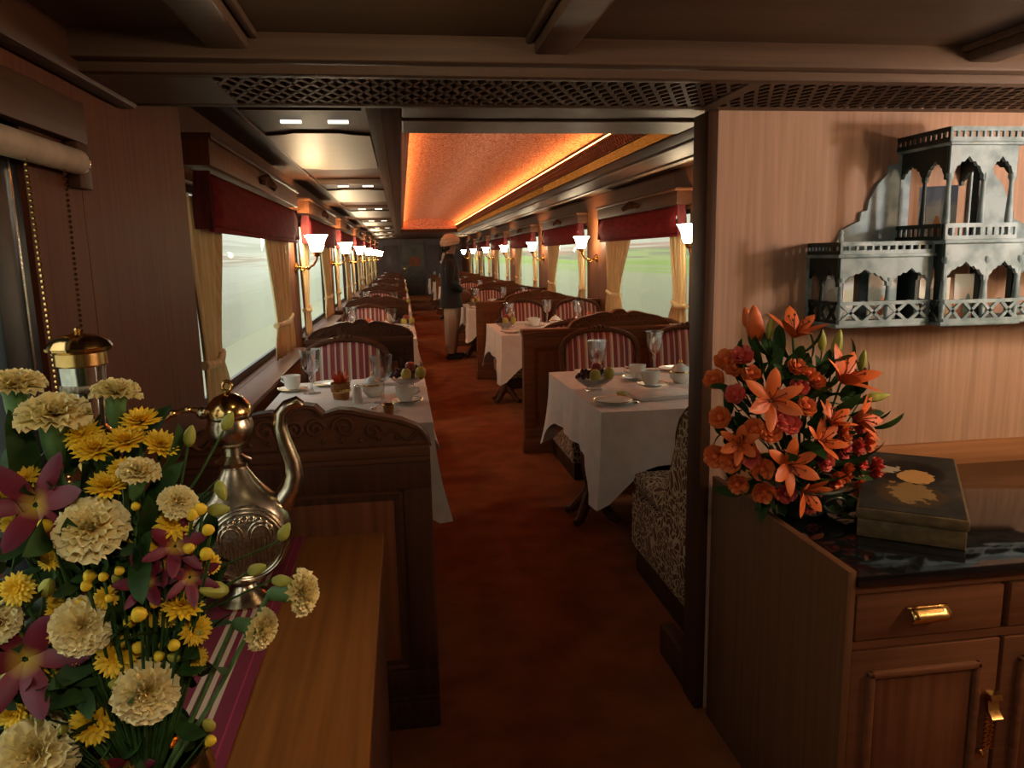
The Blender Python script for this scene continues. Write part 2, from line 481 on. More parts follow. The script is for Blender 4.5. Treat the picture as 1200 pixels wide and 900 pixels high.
def struct(name, b, mat, label=None, parent=None, smooth=True):
    o = b.build(name, mat, parent, smooth)
    if parent is None: tag(o, label, None, None, 'structure')
    return o

def dup(root, loc, rz=0.0, label=None, group=None, cat=None):
    r = root.copy()
    COL.objects.link(r)
    r.location = loc
    r.rotation_euler = (0, 0, rz)
    if label: r['label'] = label
    if group: r['group'] = group
    for ch in list(root.children):
        c = ch.copy()
        COL.objects.link(c)
        c.parent = r
        for g in ch.children:
            d = g.copy()
            COL.objects.link(d)
            d.parent = c
    return r

def aim(d):
    """rotation that turns +z towards d"""
    return Vector(d).normalized().to_track_quat('Z', 'Y').to_matrix().to_4x4()

ORD = ['nearest', 'second', 'third', 'fourth', 'fifth', 'sixth', 'seventh', 'eighth', 'ninth']
PITCH_Y = 3.55
END_Y = 30.0
NB = 7
XL, XR = -0.93, 2.42          # dining car side walls
LWALL = -0.70                 # lounge left wall face
WALL_Y = 2.15                 # lounge / dining cross wall
LOUNGE_Y0 = -1.6
SOFFIT_Z = 1.90
CEIL_Z = 1.975
RIM_Z = 2.12
DCEIL_Z = 2.20
# ================================================================== STRUCTURE
struct('floor', MB().box(-1.05, 2.55, LOUNGE_Y0 - .1, END_Y + .1, -0.06, 0.0), 'carpet', 'rust-red carpet running the length of the carriage')

WIN_L = [(3.52 + PITCH_Y * k, 6.22 + PITCH_Y * k) for k in range(NB)]
WIN_R = [(6.12 + PITCH_Y * k, 8.60 + PITCH_Y * k) for k in range(-1, NB - 1)]
WZ0, WZ1 = 0.79, 1.86
def wall_with_windows(x0, x1, y0, y1, wins, ztop):
    b = MB()
    b.box(x0, x1, y0, y1, 0, WZ0)
    b.box(x0, x1, y0, y1, WZ1, ztop)
    yy = y0
    for a, c in wins:
        b.box(x0, x1, yy, a, WZ0, WZ1)
        yy = c
    b.box(x0, x1, yy, y1, WZ0, WZ1)
    return b
struct('wall_left', wall_with_windows(XL - .08, XL, 2.60, END_Y, WIN_L, 2.6), 'rosewood', 'red-brown veneered left side wall of the dining car')
struct('wall_right', wall_with_windows(XR, XR + .08, WALL_Y + .1, END_Y, WIN_R, 2.6), 'rosewood', 'red-brown veneered right side wall of the dining car')
# lounge left wall with its own window, the veneer in upright sheets
b = MB()
LW0, LW1 = -0.30, 1.58
b.box(LWALL - .15, LWALL, LOUNGE_Y0, LW0, 0, 2.1)
b.box(LWALL - .15, LWALL, LW0, LW1, 0, 0.86)
b.box(LWALL - .15, LWALL, LW0, LW1, 1.80, 2.1)
b.box(LWALL - .15, LWALL, LW1, 1.838, 0, 2.1)
b.box(LWALL - .25, LWALL, 1.841, 2.69, 0, 2.23)
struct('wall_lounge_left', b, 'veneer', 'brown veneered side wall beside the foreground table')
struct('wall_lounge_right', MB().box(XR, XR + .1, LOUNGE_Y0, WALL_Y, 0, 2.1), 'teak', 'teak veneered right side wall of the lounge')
struct('wall_lounge_back', MB().box(-0.9, 2.52, LOUNGE_Y0 - .08, LOUNGE_Y0, 0, 2.1), 'veneer', 'veneered wall closing the lounge behind the viewer')
# cross wall that carries the painted shelf
PX0 = 0.925
struct('wall_cross', MB().box(.93, XR, WALL_Y, WALL_Y + .105, 0, 2.14), 'teak', 'teak veneered cross wall carrying the painted shelf')
w = bpy.data.objects['wall_cross']
MB().box(1.0, XR, WALL_Y - .018, WALL_Y + .01, 0.79, 0.868, .006).build('back_rail', 'teak_x', w)
pillar = struct('trim_1', MB().box(.898, .929, WALL_Y - .002, WALL_Y + .108, 0.0, SOFFIT_Z, .003), 'dark', 'dark wood post at the end of the cross wall')
struct('trim_2', MB().box(.905, .96, WALL_Y + .112, WALL_Y + .36, 0.0, 0.12, .006), 'dark', 'dark plinth block at the foot of the post')

# lounge ceiling: flat laminate, long beams, cross beam, soffit with pierced grille
struct('ceiling', MB().box(-0.86, 2.52, LOUNGE_Y0, 1.80, CEIL_Z, CEIL_Z + .08), 'ceil_wood', 'dark laminate ceiling of the lounge')
cl = bpy.data.objects['ceiling']
for (xa, xb) in ((-0.385, -0.300), (0.315, 0.395), (1.385, 1.465)):
    MB().box(xa, xb, LOUNGE_Y0, 1.78, CEIL_Z - .035, CEIL_Z + .01, .006).build('beam', 'ceil_trim', cl)
    MB().box(xa - .02, xa - .004, LOUNGE_Y0, 1.76, CEIL_Z - .014, CEIL_Z + .01, .004).build('beam_bead', 'ceil_trim', cl)
    MB().box(xb + .004, xb + .02, LOUNGE_Y0, 1.76, CEIL_Z - .014, CEIL_Z + .01, .004).build('beam_bead', 'ceil_trim', cl)
MB().box(-0.70, XR, 1.735, 1.79, CEIL_Z - .055, CEIL_Z + .01, .008).build('cross_beam', 'ceil_trim', cl)
struct('trim_3', MB().box(LWALL, LWALL + .045, LOUNGE_Y0, 2.14, SOFFIT_Z - .012, CEIL_Z + .01, .012), 'dark_y', 'dark cornice along the lounge left wall')
G0, G1 = 1.815, 2.105
sf = struct('trim_4', MB().box(-0.70, XR, 1.775, G0, SOFFIT_Z, SOFFIT_Z + .09, .004).box(-0.70, XR, G1, 2.15, SOFFIT_Z, SOFFIT_Z + .74, .004)
            .box(-0.70, -0.40, G0, G1, SOFFIT_Z, SOFFIT_Z + .02).box(0.862, 0.90, G0, G1, SOFFIT_Z - .001, SOFFIT_Z + .02), 'ceil_trim', 'dropped wooden soffit with pierced lattice grille')
MB().box(-0.70, XR, G0, G1, SOFFIT_Z + .05, SOFFIT_Z + .06).build('grille_backing', 'void', sf)
for (xa, xb) in ((-0.40, 0.862), (0.90, XR - .02)):
    b = MB()
    step, run = 0.0395, 0.135
    n = int((xb - xa + run) / step) + 2
    for i in range(n):
        for s in (-1, 1):
            x0 = xa - (run if s > 0 else 0) + i * step
            x1 = x0 + s * run
            p, q = Vector((x0, G0, SOFFIT_Z + .006)), Vector((x1, G1, SOFFIT_Z + .006))
            lo, hi = 0.0, 1.0
            dx = x1 - x0
            ta, tb = (xa - x0) / dx, (xb - x0) / dx
            lo, hi = max(lo, min(ta, tb)), min(hi, max(ta, tb))
            if hi - lo > 0.03:
                b.bar(p.lerp(q, lo), p.lerp(q, hi), 0.0095, 0.010)
    g = b.build('lattice_grille', 'ceil_trim', sf, smooth=False)
    g['kind'] = 'stuff'

# dining car ceiling: brass panels each side, rectangular rim, glowing vaulted cove
struct('ceiling_dining', MB().box(-1.0, 2.5, 2.15, END_Y, 2.58, 2.64), 'dark_y', 'roof over the dining car')
dc = struct('ceiling_side', MB().box(-1.0, -0.09, 2.15, END_Y, DCEIL_Z, DCEIL_Z + .04).box(1.95, 2.5, 2.15, END_Y, DCEIL_Z, DCEIL_Z + .04)
            .box(-.09, 1.95, 20.2, END_Y, DCEIL_Z, DCEIL_Z + .04), 'dark_y', 'dark side ceilings beside the glowing cove')
RI0, RI1, RO0, RO1 = 0.03, 1.50, -0.10, 1.96
CY0, CY1 = 3.99, 19.9
rim = struct('trim_5', MB().box(RO0, RI0, 2.2, 20.4, RIM_Z, RIM_Z + .10, .01).box(RI1, RO1, 2.2, 20.4, RIM_Z, RIM_Z + .10, .01)
             .box(RI0, RI1, 2.2, CY0, RIM_Z, RIM_Z + .10, .01).box(RI0, RI1, CY1, 20.4, RIM_Z, RIM_Z + .10, .01), 'dark_y', 'dark moulded rim framing the glowing ceiling cove')
MB().box(RO0 - .02, RI0 - .090, 2.2, 20.4, RIM_Z - .014, RIM_Z + .02, .006).box(RI1 + .14, RI1 + .18, 2.2, 20.4, RIM_Z - .012, RIM_Z + .02, .006)\
    .box(RO1 - .05, RO1 + .015, 2.2, 20.4, RIM_Z - .014, RIM_Z + .02, .006).box(RI0, RI1, 3.55, 3.61, RIM_Z - .012, RIM_Z + .02, .006).build('moulding', 'ceil_trim', rim)
cx = (RI0 + RI1) / 2
# fascia (cove light added as its own glow), slanted lattice band, amber strips, vault
HALF = (RI1 - RI0) / 2
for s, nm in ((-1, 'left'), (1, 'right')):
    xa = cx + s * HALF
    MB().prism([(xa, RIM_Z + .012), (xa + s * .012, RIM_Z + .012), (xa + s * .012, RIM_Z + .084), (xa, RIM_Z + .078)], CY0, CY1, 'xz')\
        .build('painted_glow_fascia', 'amber', rim)
    b = MB()
    x0, z0, x1, z1 = xa + s * .005, RIM_Z + .085, xa - s * .055, RIM_Z + .165
    n = int((CY1 - CY0) / 0.055)
    for i in range(n):
        y = CY0 + i * 0.055
        for d in (-1, 1):
            ya, yb = (y, y + .085) if d > 0 else (y + .085, y)
            b.bar((x0, ya, z0), (x1, yb, z1), .012, .008, up=(s * .08, 0, .06))
    g = b.build('cove_lattice', 'cove_wood', rim, smooth=False)
    g['kind'] = 'stuff'
    MB().box(min(x0, x1), max(x0, x1), CY0, CY1, z1, z1 + .012).build('cove_ledge', 'cove_wood', rim)
    for j in range(15):
        MB().box(x1 + s * .006, x1 + s * .022, CY0 + j * 1.06, CY0 + j * 1.06 + 1.05, z1 + .013, z1 + .020).build('light_strip', 'cove', rim)
    MB().box(xa + s * .05, xa + s * .06, CY0 - .1, CY1 + .1, RIM_Z + .08, 2.46).build('cove_back', 'dark_y', rim)
vw = HALF + .02
def vault(u, v):
    a = (u - .5) * 2
    return (cx + a * vw, CY0 + v * (CY1 - CY0), RIM_Z + .25 + .11 * (1 - a * a))
va = MB().grid(vault, 24, 20).build('vault', 'vault', rim)
poly = [(cx + (i / 12 - .5) * 2 * HALF, RIM_Z + .25 + .11 * (1 - ((i / 12 - .5) * 2) ** 2)) for i in range(13)]
MB().prism([(cx - HALF, RIM_Z + .09)] + poly + [(cx + HALF, RIM_Z + .09)], CY1 - .02, CY1, 'xz').build('vault_end', 'vault', rim)
MB().prism([(cx - HALF, RIM_Z + .09)] + poly + [(cx + HALF, RIM_Z + .09)], CY0, CY0 + .02, 'xz').build('vault_end', 'vault', rim)

# brushed gold ceiling panels with shaped corners and vents between them
def shaped_panel(x0, x1, y0, y1, z):
    w_, d = (x1 - x0), .09
    top = [(x0 + w_ * .10, y0), (x0 + w_ * .22, y0 + d * .2), (x0, y0 + d)]
    poly = [(x0, y0 + d), (x0 + w_ * .18, y0 + d * .6), (x0 + w_ * .28, y0), (x1 - w_ * .28, y0), (x1 - w_ * .18, y0 + d * .6), (x1, y0 + d),
            (x1, y1 - d), (x1 - w_ * .18, y1 - d * .6), (x1 - w_ * .28, y1), (x0 + w_ * .28, y1), (x0 + w_ * .18, y1 - d * .6), (x0, y1 - d)]
    return MB().prism(poly, z - .012, z, 'xy')
for side, (xa, xb) in (('left', (-0.72, -0.145)), ('right', (2.0, 2.25))):
    for k in range(NB):
        y0 = 4.42 + PITCH_Y * k
        shaped_panel(xa, xb, y0, y0 + 1.75, DCEIL_Z - .002).build('gold_panel', 'brass_panel', dc)
        for j in range(5):
            MB().box(xa + .01, xb - .01, y0 - 1.05 + j * .09, y0 - 1.03 + j * .09, DCEIL_Z - .018, DCEIL_Z).build('vent_slat', 'ceil_trim', dc)
        MB().box(xa - .02, xa - .002, y0 - 1.3, y0 + 2.2, DCEIL_Z - .016, DCEIL_Z, .003).build('edge_bead', 'ceil_trim', dc)
        for q in (.25, .66):
            t_ = tag(MB().box(xa + (xb - xa) * q, xa + (xb - xa) * (q + .18), y0 - .34, y0 - .31, DCEIL_Z - .014, DCEIL_Z - .001).build('ceiling_lamp', 'tube'),
                '%s slim white lamp %s of the %s ceiling gap on the %s' % (ORD[k], 'at wall end' if q < .5 else 'at rim end', ORD[k], side), 'lamp', 'slim lamps in the side ceilings')

# end wall and door
ew = struct('wall_end', MB().box(-1.0, 0.02, END_Y, END_Y + .1, 0, 2.6).box(0.92, 2.5, END_Y, END_Y + .1, 0, 2.5).box(0.02, 0.92, END_Y, END_Y + .1, 2.05, 2.5), 'endwall', 'mauve panelled wall at the far end of the carriage')
for xa, xb in ((-0.7, -0.08), (1.05, 1.75)):
    MB().box(xa, xb, END_Y - .015, END_Y + .01, .3, 1.95, .006).build('panel', 'endwall', ew)
for xa in (-.04, .92):
    MB().box(xa, xa + .06, END_Y - .03, END_Y + .02, 0, 2.1, .006).build('door_jamb', 'endwall', ew)
d1 = struct('door_1', MB().box(0.02, 0.92, END_Y + .05, END_Y + .10, 0, 2.05), 'enddoor', 'dark door at the far end of the aisle')
MB().box(.30, .75, END_Y + .03, END_Y + .055, 1.15, 1.5).build('door_panel', 'rust', d1)
MB().box(.10, .16, END_Y + .02, END_Y + .055, .95, 1.1, .008).build('handle', 'brass', d1)

# passing landscape outside
struct('embankment_left', MB().box(-6.1, -6.0, -60, 260, -1.5, 4.6), 'bank_left', 'pale blurred embankment passing outside the left windows')
struct('embankment_right', MB().box(7.5, 7.6, -60, 260, -1.5, 4.6), 'bank_right', 'green blurred embankment passing outside the right windows')
struct('ground', MB().box(-9, 11, -60, 260, -1.6, -1.4), 'bank_right', 'ground beside the railway track')
# ================================================================== WINDOWS, BLINDS, CURTAINS
def window(n, side, y0, y1, z0=WZ0, z1=WZ1, xw=None):
    s = -1 if side == 'left' else 1
    xw = (XL if s < 0 else XR) if xw is None else xw
    xo = xw + s * .05
    w_ = tag(MB().box(xo, xo + s * .02, y0, y0 + .05, z0, z1).box(xo, xo + s * .02, y1 - .05, y1, z0, z1)
             .box(xo, xo + s * .02, y0, y1, z0, z0 + .045).box(xo, xo + s * .02, y0, y1, z1 - .04, z1).build('window_%d' % n, 'black'),
             '%s black-framed carriage window' % side, None, None, 'structure')
    MB().box(xo + s * .008, xo + s * .012, y0 + .045, y1 - .045, z0 + .04, z1 - .035).build('pane', 'pane', w_, smooth=False)
    MB().box(xw - s * (.165 if s < 0 else .06), xo, y0 - .03, y1 + .03, z0 - .03, z0 - .002, .006).build('sill', 'rosewood', w_)
    return w_
for k, (a, c) in enumerate(WIN_L): window(k + 1, 'left', a, c)
for k, (a, c) in enumerate(WIN_R): window(k + 20, 'right', a, c)
lwin = tag(MB().box(LWALL - .07, LWALL - .01, LW1 - .13, LW1, .86, 1.80, .004).box(LWALL - .07, LWALL - .01, LW0, LW0 + .1, .86, 1.80)
           .box(LWALL - .07, LWALL - .01, LW0, LW1, .86, .92).box(LWALL - .07, LWALL - .01, LW0, LW1, 1.74, 1.80).build('window_40', 'black'),
           'black-framed lounge window at the left edge', None, None, 'structure')
MB().box(LWALL - .045, LWALL - .04, LW0 + .08, LW1 - .12, .9, 1.76).build('pane', 'pane', lwin, smooth=False)
MB().box(LWALL - .012, LWALL - .006, LW1 - .045, LW1 - .037, .9, 1.70).build('glazing_bead', 'silver', lwin)
# roller blind in its box, bead cords
rb = thing('roller_blind', 'beige rolled-up blind under its wooden box at the left edge', 'blind', (LWALL, 0, 0))
MB().box(0.0, .03, -0.4, 1.825, 1.757, 1.845, .004).build('box', 'dark_y', rb)
MB().box(.004, .030, 1.76, 1.825, 1.66, 1.757, .003).build('end_bracket', 'dark', rb)
MB().tube([(.032, -0.4, 1.712), (.032, 1.745, 1.712)], .026, 16).build('roll', 'roller', rb)
MB().tube([(.032, 1.745, 1.712), (.032, 1.752, 1.712)], .0265, 16).build('roll_end_cap', 'silver', rb)
for (ya, yb) in ((1.50, 1.515), (1.66, 1.64)):
    b = MB()
    for i in range(60):
        t = i / 59
        b.ball((.040, ya + (yb - ya) * t, 1.70 - t * .62), .0038, 6, 4)
    b.build('bead_cord', 'brass', rb)

# dining windows dressing
def pleat_strip(y0, y1, z0, z1, x, s, n, amp, waist=None, flare=0.0):
    """hanging cloth: y0..y1 at the top, optional tie that gathers it at waist=(z, ya, yb)"""
    def f(u, v):
        z = z1 + (z0 - z1) * v
        a, c = y0, y1
        if waist:
            zw, ya, yb, yc, yd = waist
            if z > zw:
                t = (z1 - z) / (z1 - zw)
                t = t * t * (3 - 2 * t)
                a, c = y0 + (ya - y0) * t, y1 + (yb - y1) * t
            else:
                t = (zw - z) / max(zw - z0, 1e-3)
                t = min(1, t * 1.6) ** .7
                a, c = ya + (yc - ya) * t, yb + (yd - yb) * t
        y = a + (c - a) * u
        return (x + s * amp * math.sin(u * n * 2 * PI) + s * amp * .4 * math.sin(u * n * 4.7 + v * 3), y, z)
    return MB().grid(f, n * 8, 26)

def window_dressing(side, k, y0, y1):
    s = 1 if side == 'left' else -1
    xw = XL if s > 0 else XR
    where = 'over the %s %s dining window' % (ORD[k], side)
    p = thing('window_pelmet', 'wooden pelmet box ' + where, 'pelmet', (xw, y0, 1.908 if s > 0 else 1.890), 0, 'pelmets over the dining windows')
    L = y1 - y0
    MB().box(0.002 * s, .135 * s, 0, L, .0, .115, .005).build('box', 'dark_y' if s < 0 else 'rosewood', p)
    MB().box(0.002 * s, .150 * s, -.012, L + .012, .108, .135, .005).build('cornice', 'carve', p)
    b = MB()
    for j in range(-3, 4):
        b.lathe([(0, 0), (.035, .004), (.03, .022), (0, .03)], 8, (0, 0, 0))
    o = MB()
    for j in range(-4, 5):
        yy = L / 2 + j * .055
        h = .075 * (1 - abs(j) / 6.0)
        pts = [(.14 * s, yy, .04), (.150 * s, yy + j * .006, .04 + h * .6), (.143 * s, yy + j * .012, .04 + h)]
        o.tube(pts, [.016, .013, .006], 6)
    o.build('carved_ornament', 'carve', p)
    bl = thing('roman_blind', 'maroon fabric blind half drawn ' + where, 'blind', (xw, y0, 1.635), 0, 'maroon blinds in the dining car')
    def cloth(u, v):
        x = (.105 + .028 * math.sin(v * PI)) * s + .004 * math.sin(v * 9)
        y = .03 + (L - .06) * u
        z = .25 * (1 - v) + .006 * math.cos(u * 2 * PI) * v
        return (x, y, z)
    MB().grid(cloth, 14, 8).build('cloth', 'maroon', bl, thick=.006)
    MB().tube([(.108 * s, .04, .004), (.108 * s, L - .04, .004)], .013, 8).build('hem_fold', 'maroon', bl)
    b = MB()
    for j in range(9):
        a = j / 8
        b.tube([(.07 * s + .05 * s * a, .005 + .01 * (j % 2), .25), (.065 * s + .055 * s * a, -.012 + .02 * (j % 2), .13), (.06 * s + .06 * s * a, .0 + .018 * (j % 2), .005)], [.010, .015, .012], 6)
    b.build('gathered_side', 'swag', bl)
    b = MB()
    for j in range(6):
        a = j / 5
        b.tube([(.07 * s + .05 * s * a, L - .005 - .01 * (j % 2), .25), (.06 * s + .06 * s * a, L + .008, .02)], [.009, .013], 6)
    b.build('gathered_side', 'swag', bl)
    xc = xw + s * .042
    for nm, far in (('near', 0), ('far', 1)):
        c = thing('curtain', 'cream curtain tied back at the %s side of the %s %s dining window' % (nm, ORD[k], side), 'curtain', (xc, 0, 0), 0, 'cream curtains')
        if far:
            ya, yb = y1 - (1.12 if side == 'left' else 1.05), y1 - .04
            wst = (1.04, yb - (.80 if side == 'left' else .60), yb - .06, yb - .92 if side == 'left' else yb - .70, yb + .02)
        else:
            ya, yb = y0 - (.16 if side == 'left' else -.02), y0 + (.55 if side == 'left' else .42)
            wst = (1.04, y0 - .02, y0 + .30, y0 - .04, y0 + .42)
        pleat_strip(ya, yb, .805, 1.78, 0, s, 7 if far else 5, .014, wst).build('cloth', 'curtain', c, thick=.004)
        MB().tube([(s * .0, wst[1] - .01, 1.04), (s * .028, (wst[1] + wst[2]) / 2, 1.03), (s * .0, wst[2] + .01, 1.06)], .022, 8).build('tie_band', 'curtain', c)

for k, (a, c) in enumerate(WIN_L): window_dressing('left', k, a - .04, c + .06)
for k, (a, c) in enumerate(WIN_R): window_dressing('right', k, a - .04, c + .04)

# ================================================================== WALL SCONCES
def make_sconce(label):
    t = thing('wall_sconce', label, 'wall lamp', (0, 0, 0), 0, 'brass wall lamps with bell shades')
    MB().lathe([(0, 0), (.048, 0), (.050, .008), (.036, .016), (.020, .03), (0, .034)], 18).xf(Matrix.Rotation(PI / 2, 4, 'Y')).build('wall_plate', 'brass', t)
    MB().tube([(.02, 0, 0), (.06, 0, -.012), (.10, 0, -.012), (.14, 0, .012), (.165, 0, .05), (.17, 0, .085)], [.010, .008, .008, .009, .008, .010], 10).build('arm', 'brass', t)
    MB().ball((.10, 0, -.012), .015, 10, 6).tube([(.05, 0, -.01), (.06, -.03, -.03), (.075, -.045, -.02), (.08, -.03, -.005)], .005, 6).tube([(.05, 0, -.01), (.06, .03, -.03), (.075, .045, -.02), (.08, .03, -.005)], .005, 6).build('scroll', 'brass', t)
    MB().lathe([(0, .07), (.020, .075), (.030, .092), (.030, .105), (.034, .112)], 16, (.17, 0, 0)).build('cup', 'brass', t)
    MB().lathe([(.030, .108), (.042, .118), (.050, .145), (.056, .175), (.068, .205), (.086, .232), (.083, .232), (.064, .206), (.052, .176), (.046, .146), (.038, .122), (.026, .112)], 20, (.17, 0, 0), ring=True,
               fn=lambda a, i: 1 + .02 * math.cos(6 * a)).build('shade', 'shade', t)
    return t
sc0 = make_sconce('lit brass wall lamp with bell shade, nearest on the left dining wall')
sc0.scale = (1.17, 1.17, 1.17)
sc0.location = (XL, 6.86, 1.435)
for k in range(1, NB):
    dup(sc0, (XL, 6.86 + PITCH_Y * k, 1.435), 0, 'lit brass wall lamp with bell shade, %s on the left dining wall' % ORD[k])
for k in range(NB):
    dup(sc0, (XR, 5.62 + PITCH_Y * k, 1.435), PI, 'lit brass wall lamp with bell shade, %s on the right dining wall' % ORD[k])
# lounge wall lamp on the right side wall (lights the painted shelf)
lamp = dup(sc0, (XR, 1.22, 1.36), PI, 'lit brass wall lamp on the lounge side wall, outside the view')
def lamp_light(parent, loc, watts, col, size):
    l = bpy.data.lights.new('lamp_bulb', 'POINT')
    l.energy = watts
    l.color = col
    l.shadow_soft_size = size
    o = bpy.data.objects.new('lamp_bulb', l)
    COL.objects.link(o)
    o.parent = parent
    o.location = loc
    return o
lamp_light(lamp, (.17, 0, .27), LOUNGE_SCONCE_W, (1.0, 0.96, 0.98), .03)
lamp2 = dup(sc0, (XR, 0.55, 1.36), PI, 'lit brass wall lamp next to the painted shelf, outside the view')
lamp_light(lamp2, (.17, 0, .27), 6.5, (1.0, 0.62, 0.34), .03)
def ceiling_lamp(loc, label, watts, col=(1.0, .82, .62), size=.05):
    t = thing('ceiling_downlight', label, 'lamp', loc, 0)
    MB().lathe([(.07, 0), (.075, -.012), (.055, -.022), (.05, -.014), (.048, -.004)], 20, ring=True).build('ring', 'brass', t)
    lamp_light(t, (0, 0, -.07), watts, col, size)
    return t
ceiling_lamp((.10, -0.13, CEIL_Z), 'round brass ceiling downlight above the viewer', CEIL_LAMP_W)
ceiling_lamp((.02, 1.22, CEIL_Z), 'round brass ceiling downlight at the top edge of the view', 2.0, (1.0, .78, .45), size=.03)
# ================================================================== PARTITIONS WITH CARVED CREST
HALF_PROF = [(0, .138), (.03, .133), (.055, .106), (.075, .113), (.10, .120), (.14, .115), (.20, .098), (.28, .080), (.335, .055), (.36, .025), (.368, 0)]
def spiral(cx_, cz, r0, turns, s, y, n=22, grow=1.0):
    return [(cx_ + s * r0 * (1 - .85 * i / n) * math.cos(turns * 2 * PI * i / n), y, cz + r0 * (1 - .85 * i / n) * math.sin(turns * 2 * PI * i / n)) for i in range(n + 1)]
def make_partition(name, label, x0, x1, zt, cxx, sc, panels, wd='dark', wc='carve'):
    """local origin at aisle foot; y runs 0 (front) .. .08"""
    t = thing(name, label, 'partition', (0, 0, 0), 0, 'carved partitions between the tables')
    T = .085
    MB().box(x0, x1, .012, T - .012, 0, zt - .01).build('body', wd, t)
    MB().box(x0 - .012, x1, -.012, T + .012, 0, .095, .006).box(x0 - .006, x1, -.006, T + .006, .095, .112, .004).build('plinth', wd, t)
    MB().box(x0 - .012, x1, -.014, T + .014, zt - .035, zt, .008).box(x0 - .004, x1, -.004, T + .004, zt - .055, zt - .035, .004).build('top_rail', wc, t)
    sw = .085
    for fy0, fy1 in ((0.0, .016), (T - .016, T)):
        n = len(panels) - 1
        MB().box(x0, x1, fy0, fy1, .112, .20, .003).build('bottom_rail', wd, t)
        MB().box(x0, x1, fy0, fy1, zt - .14, zt - .055, .003).build('upper_rail', wd, t)
        for xs in panels:
            MB().box(xs, xs + sw, fy0, fy1, .20, zt - .14, .003).build('stile', wd, t)
        for i in range(n):
            a, c = panels[i] + sw, panels[i + 1]
            sgn = 1 if fy0 == 0 else -1
            yb = .010 if sgn > 0 else T - .010
            m = MB()
            for (p, q, r_, u_) in ((a, c, .20, .215), (a, c, zt - .155, zt - .14), (a, a + .015, .20, zt - .14), (c - .015, c, .20, zt - .14)):
                m.box(p, q, min(yb, yb + sgn * .010), max(yb, yb + sgn * .010), r_, u_, .003)
            m.build('panel_moulding', wc, t)
            MB().box(a + .03, c - .03, min(yb, yb - sgn * .004), max(yb, yb - sgn * .004) , .235, zt - .175, .002).build('panel', 'rosewood', t)
    poly = [(cxx + d * sc, zt + z - .004) for d, z in reversed(HALF_PROF)] + [(cxx - d * sc, zt + z - .004) for d, z in HALF_PROF[1:]]
    cr = MB().prism(poly, .018, T - .018, 'xz').build('crest', wc, t, ang=25)
    for yy in (.014, T - .014):
        b = MB()
        b.tube([(p[0], yy, p[1] - .006) for p in poly], .0055, 6)
        for s in (-1, 1):
            b.tube(spiral(cxx + s * .030 * sc, zt + .060, .030, 1.6, s, yy), .006, 6)
            b.tube(spiral(cxx + s * .115 * sc, zt + .060, .036, 1.4, -s, yy), .006, 6)
            b.tube(spiral(cxx + s * .200 * sc, zt + .044, .028, 1.4, s, yy), .0055, 6)
            b.tube([(cxx + s * sc * (.235 + .10 * i / 8), yy, zt + .030 + .016 * math.sin(i * .9)) for i in range(9)], .005, 6)
            for q in range(5):
                b.ball((cxx + s * sc * (.05 + .055 * q), yy, zt + .020), .007, 6, 4)
        b.build('carving', wc, cr)
    return t
PL0, PR0 = 2.215, 5.455
pl = make_partition('partition', 'x', -.69, .062, .940, -.305, 1.0, [-.69, -.037 + .012])
def lp_label(k): return 'dark carved partition on the left of the aisle, ' + ('in the foreground behind the honey-coloured table' if k == 0 else '%s from the front' % ORD[k])
pl.location = (0, PL0, 0); pl['label'] = lp_label(0)
PLY = [PL0] + [5.38 + PITCH_Y * k for k in range(NB)]
for k in range(1, NB): dup(pl, (0, PLY[k], 0), 0, lp_label(k))
pr = make_partition('partition', 'carved panelled partition on the right of the aisle, nearest of its row', .875, XR - .01, .950, 1.62, 1.07, [.875, 1.58, XR - .095], 'rosewood_lit', 'rosewood_lit')
pr.location = (0, PR0, 0)
for k in range(1, NB - 1): dup(pr, (0, PR0 + PITCH_Y * k, 0), 0, 'carved panelled partition on the right of the aisle, %s of its row' % ORD[k])
